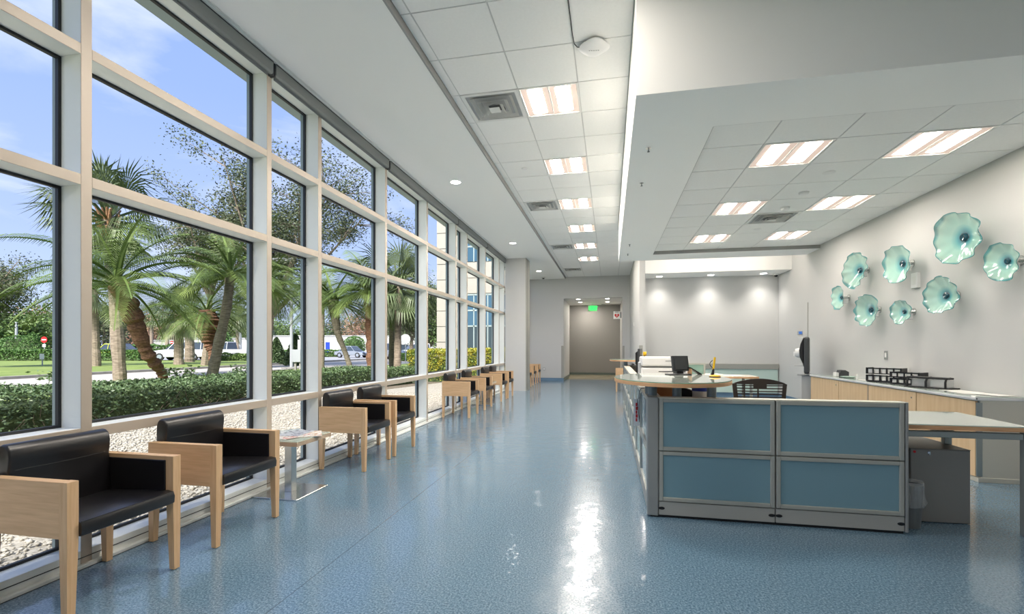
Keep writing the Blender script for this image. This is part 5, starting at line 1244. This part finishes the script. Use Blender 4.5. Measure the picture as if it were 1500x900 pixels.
# bushes
def bush(lab, c, r_, h, n, size, m, cone=False):
    t_ = thing('bush', lab, 'bush', (c[0], c[1], GZ))
    a = rng.uniform(0, 2*PI, n); zf = rng.random(n); rr_ = r_*((1-zf)**.7*1.1 if cone else np.sqrt(np.clip(1-(zf*1.9-.9)**2, .02, 1)))*(.75+.25*rng.random(n))
    leafcloud('foliage', np.stack([rr_*np.cos(a), rr_*np.sin(a), .05+zf*h], 1), size, m, t_)
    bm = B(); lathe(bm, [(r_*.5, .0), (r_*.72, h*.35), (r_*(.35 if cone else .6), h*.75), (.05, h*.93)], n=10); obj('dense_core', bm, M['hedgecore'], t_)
    return t_
for k, (px, D, r_, h, cone, lab) in enumerate(((30, 58, 2.2, 2.7, False, 'bright green bush behind the far hedge, left one'), (48, 56, 1.8, 3.0, True, 'pointed bright green bush behind the far hedge, beside the stop sign'), (12, 60, 1.8, 1.7, False, 'low green bush behind the far hedge at the left'),
        (405, 36, .75, 2.0, True, 'small conical shrub left of the tall lamp post'), (433, 34, .75, 2.2, True, 'small conical shrub right of the tall lamp post'), (519, 75, 1.9, 3.0, False, 'round green shrub behind the silver sedan'), (322, 60, 1.6, 3.4, False, 'rounded shrub above the white pickup cab'), (107, 62, 2, 2.5, False, 'green bush behind the far hedge by the first mullion'))):
    bush(lab, W(px, D), r_, h, 3800, .10, M['leaffar'] if k not in (3, 4) else M['leafhedge'], cone)
# weeds poking over the hedge
for k, (px, D) in enumerate(((255, 13.4), (275, 13.5), (345, 14.2), (358, 14.4), (70, 11.6))):
    t_ = thing('hedge_shoot', 'leafy shoot sticking up above the hedge, '+('beside the shaggy trunk', 'between the two nearest palms', 'right of the ringed palm', 'near the second mullion', 'by the first mullion')[k], 'shoot', W(px, D, z=GZ))
    bm = B(); tube(bm, [(0, 0, .1), (.03, 0, .45), (.02, .05, .72)], .008, 5); obj('stem', bm, M['leafhedge'], t_)
    P = np.stack([rng.normal(size=60)*.12, rng.normal(size=60)*.12, .62+rng.normal(size=60)*.09], 1); leafcloud('foliage', P, .06, M['leafhedge'], t_)

# --- vehicles
def car(lab, c, rz, L, H, Wd, m, body='suv', name='car'):
    c = Vector(c); t_ = thing(name, lab, 'car' if name != 'pickup_truck' else 'truck', (c.x, c.y, GZ+.01), rz); hl = L/2; hw = Wd/2
    belt = H*.58
    if body == 'suv':
        low = [(-hl, .35), (-hl+.05, belt*.95), (-hl+.1, belt), (hl*.45, belt), (hl*.9, belt*.86), (hl, belt*.62), (hl, .32)]
        cab = [(-hl+.10, belt), (-hl+.30, H-.03), (-hl*.5, H), (hl*.10, H-.02), (hl*.46, belt)]
    elif body == 'sedan':
        low = [(-hl, .35), (-hl+.02, belt*.9), (-hl*.65, belt), (hl*.4, belt), (hl*.92, belt*.78), (hl, belt*.55), (hl, .3)]
        cab = [(-hl*.72, belt), (-hl*.38, H-.04), (-hl*.05, H), (hl*.12, H-.04), (hl*.5, belt)]
    else:
        low = [(-hl, .5), (-hl, belt), (-hl*.2, belt), (hl*.40, belt), (hl*.92, belt*.95), (hl, belt*.75), (hl, .45)]
        cab = [(-hl*.22, belt), (-hl*.18, H), (hl*.28, H), (hl*.42, belt)]
    bm = B(); prism(bm, low, 'y', -hw, hw, .05, 2); bd = obj('body', bm, m, t_)
    bm = B(); A = []; 
    for s in (-1, 1): A.append([bm.verts.new((p[0], s*(hw-.06 if p[1] <= belt+.01 else hw-.22), p[1])) for p in cab])
    n = len(cab)
    for i in range(n): bm.faces.new((A[0][i], A[0][(i+1) % n], A[1][(i+1) % n], A[1][i]))
    bm.faces.new(A[0][::-1]); bm.faces.new(A[1]); bmesh.ops.recalc_face_normals(bm, faces=bm.faces[:]); obj('windows', bm, M['carglass'], t_)
    top = [p for p in cab if p[1] > belt+.01]
    bm = B(); box(bm, top[0][0]-.03, top[-1][0]+.03, -(hw-.2), hw-.2, H-.07, H+.015, .03, 2); obj('roof', bm, m, t_)
    bm = B()
    for f in (0.0, .5, 1.0):
        xb = cab[0][0]+(cab[-1][0]-cab[0][0])*(.06+f*.86); xt = top[0][0]+(top[-1][0]-top[0][0])*(f)
        for s in (-1, 1): tube(bm, [(xb, s*(hw-.05), belt), (xt, s*(hw-.20), H-.04)], .035, 4)
    obj('window_pillars', bm, m, t_)
    for sx_ in (-.62, .64):
        for s in (-1, 1):
            r_ = .36 if body != 'sedan' else .32
            bm = B(); cyl(bm, (sx_*hl, s*(hw-.20), r_), (sx_*hl, s*(hw+.012), r_), r_, n=20); wh = obj('wheel', bm, M['tyre'], t_)
            bm = B(); cyl(bm, (sx_*hl, s*(hw+.012), r_), (sx_*hl, s*(hw+.022), r_), r_*.62, n=10); obj('rim', bm, M['carsilver'], wh)
    for s in (-1, 1):
        bm = B(); box(bm, hl-.10, hl+.012, s*hw*.62-.16, s*hw*.62+.16, belt*.66, belt*.82, .02); obj('headlight', bm, M['carglass'], t_)
        bm = B(); box(bm, -hl-.012, -hl+.05, s*hw*.8-.10, s*hw*.8+.10, belt*.7, belt*.9, .02); obj('tail_light', bm, M['red'], t_)
    bm = B(); box(bm, hl-.04, hl+.02, -hw*.6, hw*.6, belt*.45, belt*.66, .02); obj('grille', bm, M['cardark'], t_)
    return t_
def ang(px): return YAW - math.atan((px-750)/691)*1
def face(px, sgn=1, off=0):       # broadside to the viewer: axis along the image horizontal
    return YAW+(PI if sgn < 0 else 0)+off
car('white SUV parked broadside across the road, behind two fan palms', W(267, 47), face(267, -1, .12), 4.9, 1.85, 1.9, M['carwhite'], 'suv')
car('white pickup truck parked behind the ringed palm', W(333, 50), face(333, -1, -.05), 5.3, 1.85, 1.8, M['carwhite'], 'pickup', 'pickup_truck')
car('dark vehicle nose visible between the white SUV and pickup', W(303, 52), face(303, -1, .5), 3.4, 1.5, 1.7, M['cardark'], 'sedan')
car('lime yellow car half hidden behind the far hedge and fan palm', W(163, 58), face(163, -1, .0), 4.3, 1.7, 1.8, M['cargreen'], 'sedan')
car('dark car behind the far hedge, right of the fan palm trunk', W(183, 60), face(183, 1, .2), 4.0, 1.75, 1.8, M['cardark'], 'suv')
car('silver sedan parked beyond the curved palm', W(516, 58), face(516, 1, -.25), 3.9, 1.42, 1.75, M['carsilver'], 'sedan')
car('silver SUV seen from behind at the left of the fourth window bay', W(571, 50), face(571, 1, -.7), 4.2, 1.70, 1.8, M['carsilver'], 'suv')
car('dark sedan behind the silver SUV in the fourth window bay', W(590, 60), face(590, 1, -.5), 4.0, 1.6, 1.75, M['cardark'], 'sedan')
car('white pickup-like car at the right in the fourth window bay', W(606, 56), face(606, -1, .5), 4.0, 1.7, 1.8, M['carwhite'], 'suv')

# --- far white buildings
def far_building(lab, pa, pb, D, ytop, doors=(), dep=12, m='bwall'):
    A, Bq = W(pa, D), W(pb, D); v_ = Bq-A; rz = math.atan2(v_.y, v_.x); L = v_.length; h = 1.27+(508-ytop)/691*D-GZ
    t_ = thing('white_building', lab, 'building', (A.x, A.y, GZ), rz)
    bm = B(); box(bm, 0, L, 0, dep, 0, h); obj('wall', bm, M[m], t_)
    bm = B(); box(bm, -.15, L+.15, -.15, dep+.15, h, h+.18); obj('roof_edge', bm, M['lgrey'], t_)
    for (px, w_, hh, mm_) in doors:
        x = (px-pa)/(pb-pa)*L; bm = B(); box(bm, x-w_/2, x+w_/2, -.06, -.001, .05, hh); obj('door' if mm_ == 'blue' else 'window', bm, M[mm_], t_)
    return t_
far_building('long low white building with a blue door behind the sedan', 396, 640, 98, 493, ((480, .9, 2.3, 'blue'), (506, 1.4, 2.0, 'deepglaze'), (556, 2, 2.2, 'deepglaze')))
far_building('white walled building behind the white SUV', 203, 256, 96, 499.5)
far_building('white and grey trailer-like building above the pickup', 270, 372, 92, 496.5, dep=5, doors=((294, 5, 2.3, 'deepglaze'), (345, 6, 2.3, 'lgrey')))

# --- signs, lamps, box
def lamp(lab, px, D, ytop, w_=.12, head=True, side=1, hw_=.5):
    p = W(px, D); h = 1.27+(508-ytop)/691*D-GZ; t_ = thing('parking_lamp_post', lab, 'lamp post', (p.x, p.y, GZ), YAW)
    bm = B(); cyl(bm, (0, 0, 0), (0, 0, h), w_, w_*.8, n=12); obj('pole', bm, M['polegrey'], t_)
    if head: bm = B(); box(bm, -.12-hw_*(1 if side < 0 else .0)-.0, hw_*(1 if side > 0 else 0)+.12, -.22, .22, h, h+.22, .03); obj('lamp_head', bm, M['polegrey'], t_)
    return t_
lamp('slim lamp post at the far left behind the far hedge', 24, 60, 472, .16, False)
lamp('lamp post with a flat head left of the blotchy fan palm', 163, 60, 471, .18, True, 1, 1.4)
t_ = lamp('tall grey lamp post with a box lamp head right of the second mullion', 427, 29.5, 384, .10, True, -1, 1.0)
bm = B(); lathe(bm, [(.55, 0), (.6, .05), (.4, .08)], n=16); obj('round_footing', bm, M['curb'], t_)
lamp('slim post above the white pickup', 352, 62, 487, .2, False)
def sign(lab, px, D, py, r_, kind, base=None):
    p = W(px, D); z = 1.27+(508-py)/691*D-GZ; t_ = thing('road_sign', lab, 'sign', (p.x, p.y, GZ), YAW)
    bm = B(); box(bm, -.03, .03, -.02, .02, 0, z+r_*.8); obj('post', bm, M['polegrey'], t_)
    bm = B()
    if kind == 'round': cyl(bm, (0, -.045, z), (0, -.022, z), r_, n=24); obj('red_disc', bm, M['red'], t_); bm = B(); box(bm, -r_*.7, r_*.7, -.052, -.046, z-r_*.17, z+r_*.17); obj('white_bar', bm, M['pwhite'], t_)
    elif kind == 'blank': cyl(bm, (0, -.045, z), (0, -.022, z), r_, n=24); obj('disc', bm, M['pwhite'], t_)
    else: box(bm, -r_*.8, r_*.8, -.045, -.022, z-r_, z+r_); obj('plate', bm, M['pwhite'], t_)
    return t_
s_ = sign('red no-entry sign with a white bar beyond the far hedge', 65, 50, 498, .33, 'round')
bm = B(); box(bm, -.17, .17, -.045, -.022, 1.33, 1.62); obj('lower_plate', bm, M['pwhite'], s_)
sign('small white rectangular sign standing on the lawn', 62, 34, 522.5, .20, 'plate')
sign('small red no-entry sign above the white SUV bonnet', 252, 70, 502, .24, 'round')
sign('round white back of a sign in the fourth window bay', 594, 40, 497, .42, 'blank')
p = W(436, 26.5); t_ = thing('utility_box', 'grey electrical box on legs beside the tall lamp post', 'utility box', (p.x, p.y, GZ), YAW)
bm = B(); box(bm, -.28, .22, -.15, .15, .50, 1.20, .01); obj('cabinet', bm, M['polegrey'], t_)
bm = B(); box(bm, .05, .25, -.12, .12, 1.20, 1.75, .01); obj('meter', bm, M['lgrey'], t_)
for x in (-.12, .16): bm = B(); box(bm, x-.05, x+.05, -.05, .05, 0, .5); obj('leg', bm, M['curb'], t_)

# --- stone wing of the building
D0 = 20.06
def wz(py): return 1.27+(508-py)/691*D0
wing = thing('office_wing', 'stone and blue glass office wing standing outside beyond the golden hedge', 'building', (-7.2, 19.0, GZ))
def wob(name, bm, m, par=None): bmesh.ops.translate(bm, verts=bm.verts[:], vec=(7.2, -19.0, -GZ)); return obj(name, bm, m, par or wing)
bm = B(); box(bm, -7.18, -3.2, 19.03, 32, GZ, 14); wob('core', bm, M['block'])
ZJ = [GZ]+[wz(501.6)-.66*k for k in (1,)]+[wz(501.6)+.66*k for k in range(0, 19)]
ZJ = sorted(z for z in ZJ if z >= GZ)
for i in range(len(ZJ)-1):
    z0, z1 = ZJ[i]+.012, ZJ[i+1]-.012
    bm = B(); box(bm, -7.2, -6.03, 19.0, 19.05, z0, z1, .004); wob('stone_block', bm, M['block'])
    for j in range(5):
        bm = B(); box(bm, -7.205, -7.15, 19.05+j*1.2, 19.05+(j+1)*1.2-.02, z0, z1); wob('stone_block', bm, M['block'])
bands = [(GZ, wz(478.5), 'deepglaze'), (wz(478.5), wz(455.8), 'blueglaze'), (wz(455.8), wz(433.3), 'blueglaze'), (wz(386), wz(363.7), 'blueglaze'), (wz(363.7), wz(341), 'blueglaze'), (wz(341), wz(318), 'blueglaze')]
xs_ = [-6.02, -5.56, -4.96, -4.36, -3.76, -3.2]
for (z0, z1, m_) in bands:
    for i in range(len(xs_)-1):
        bm = B(); box(bm, xs_[i]+.02, xs_[i+1]-.02, 19.0, 19.02, z0+.025, z1-.025); wob('glazing', bm, M[m_])
    bm = B(); box(bm, -6.02, -3.2, 18.985, 19.035, z1-.03, z1+.03); wob('window_rail', bm, M['outalum'])
bm = B()
for (za, zb) in ((GZ, wz(433.3)), (wz(386), wz(318))):
    for x in xs_: box(bm, x-.022, x+.022, 18.985, 19.035, za, zb)
wob('window_mullions', bm, M['outalum'])
zsp = [wz(431.5), wz(409), wz(386.5)]
for i in range(2):
    for j in range(2):
        bm = B(); box(bm, -6.02+1.41*j+.006, -6.02+1.41*(j+1)-.006, 18.99, 19.04, zsp[i]+.01, zsp[i+1]-.01, .004); wob('stone_block', bm, M['block'])
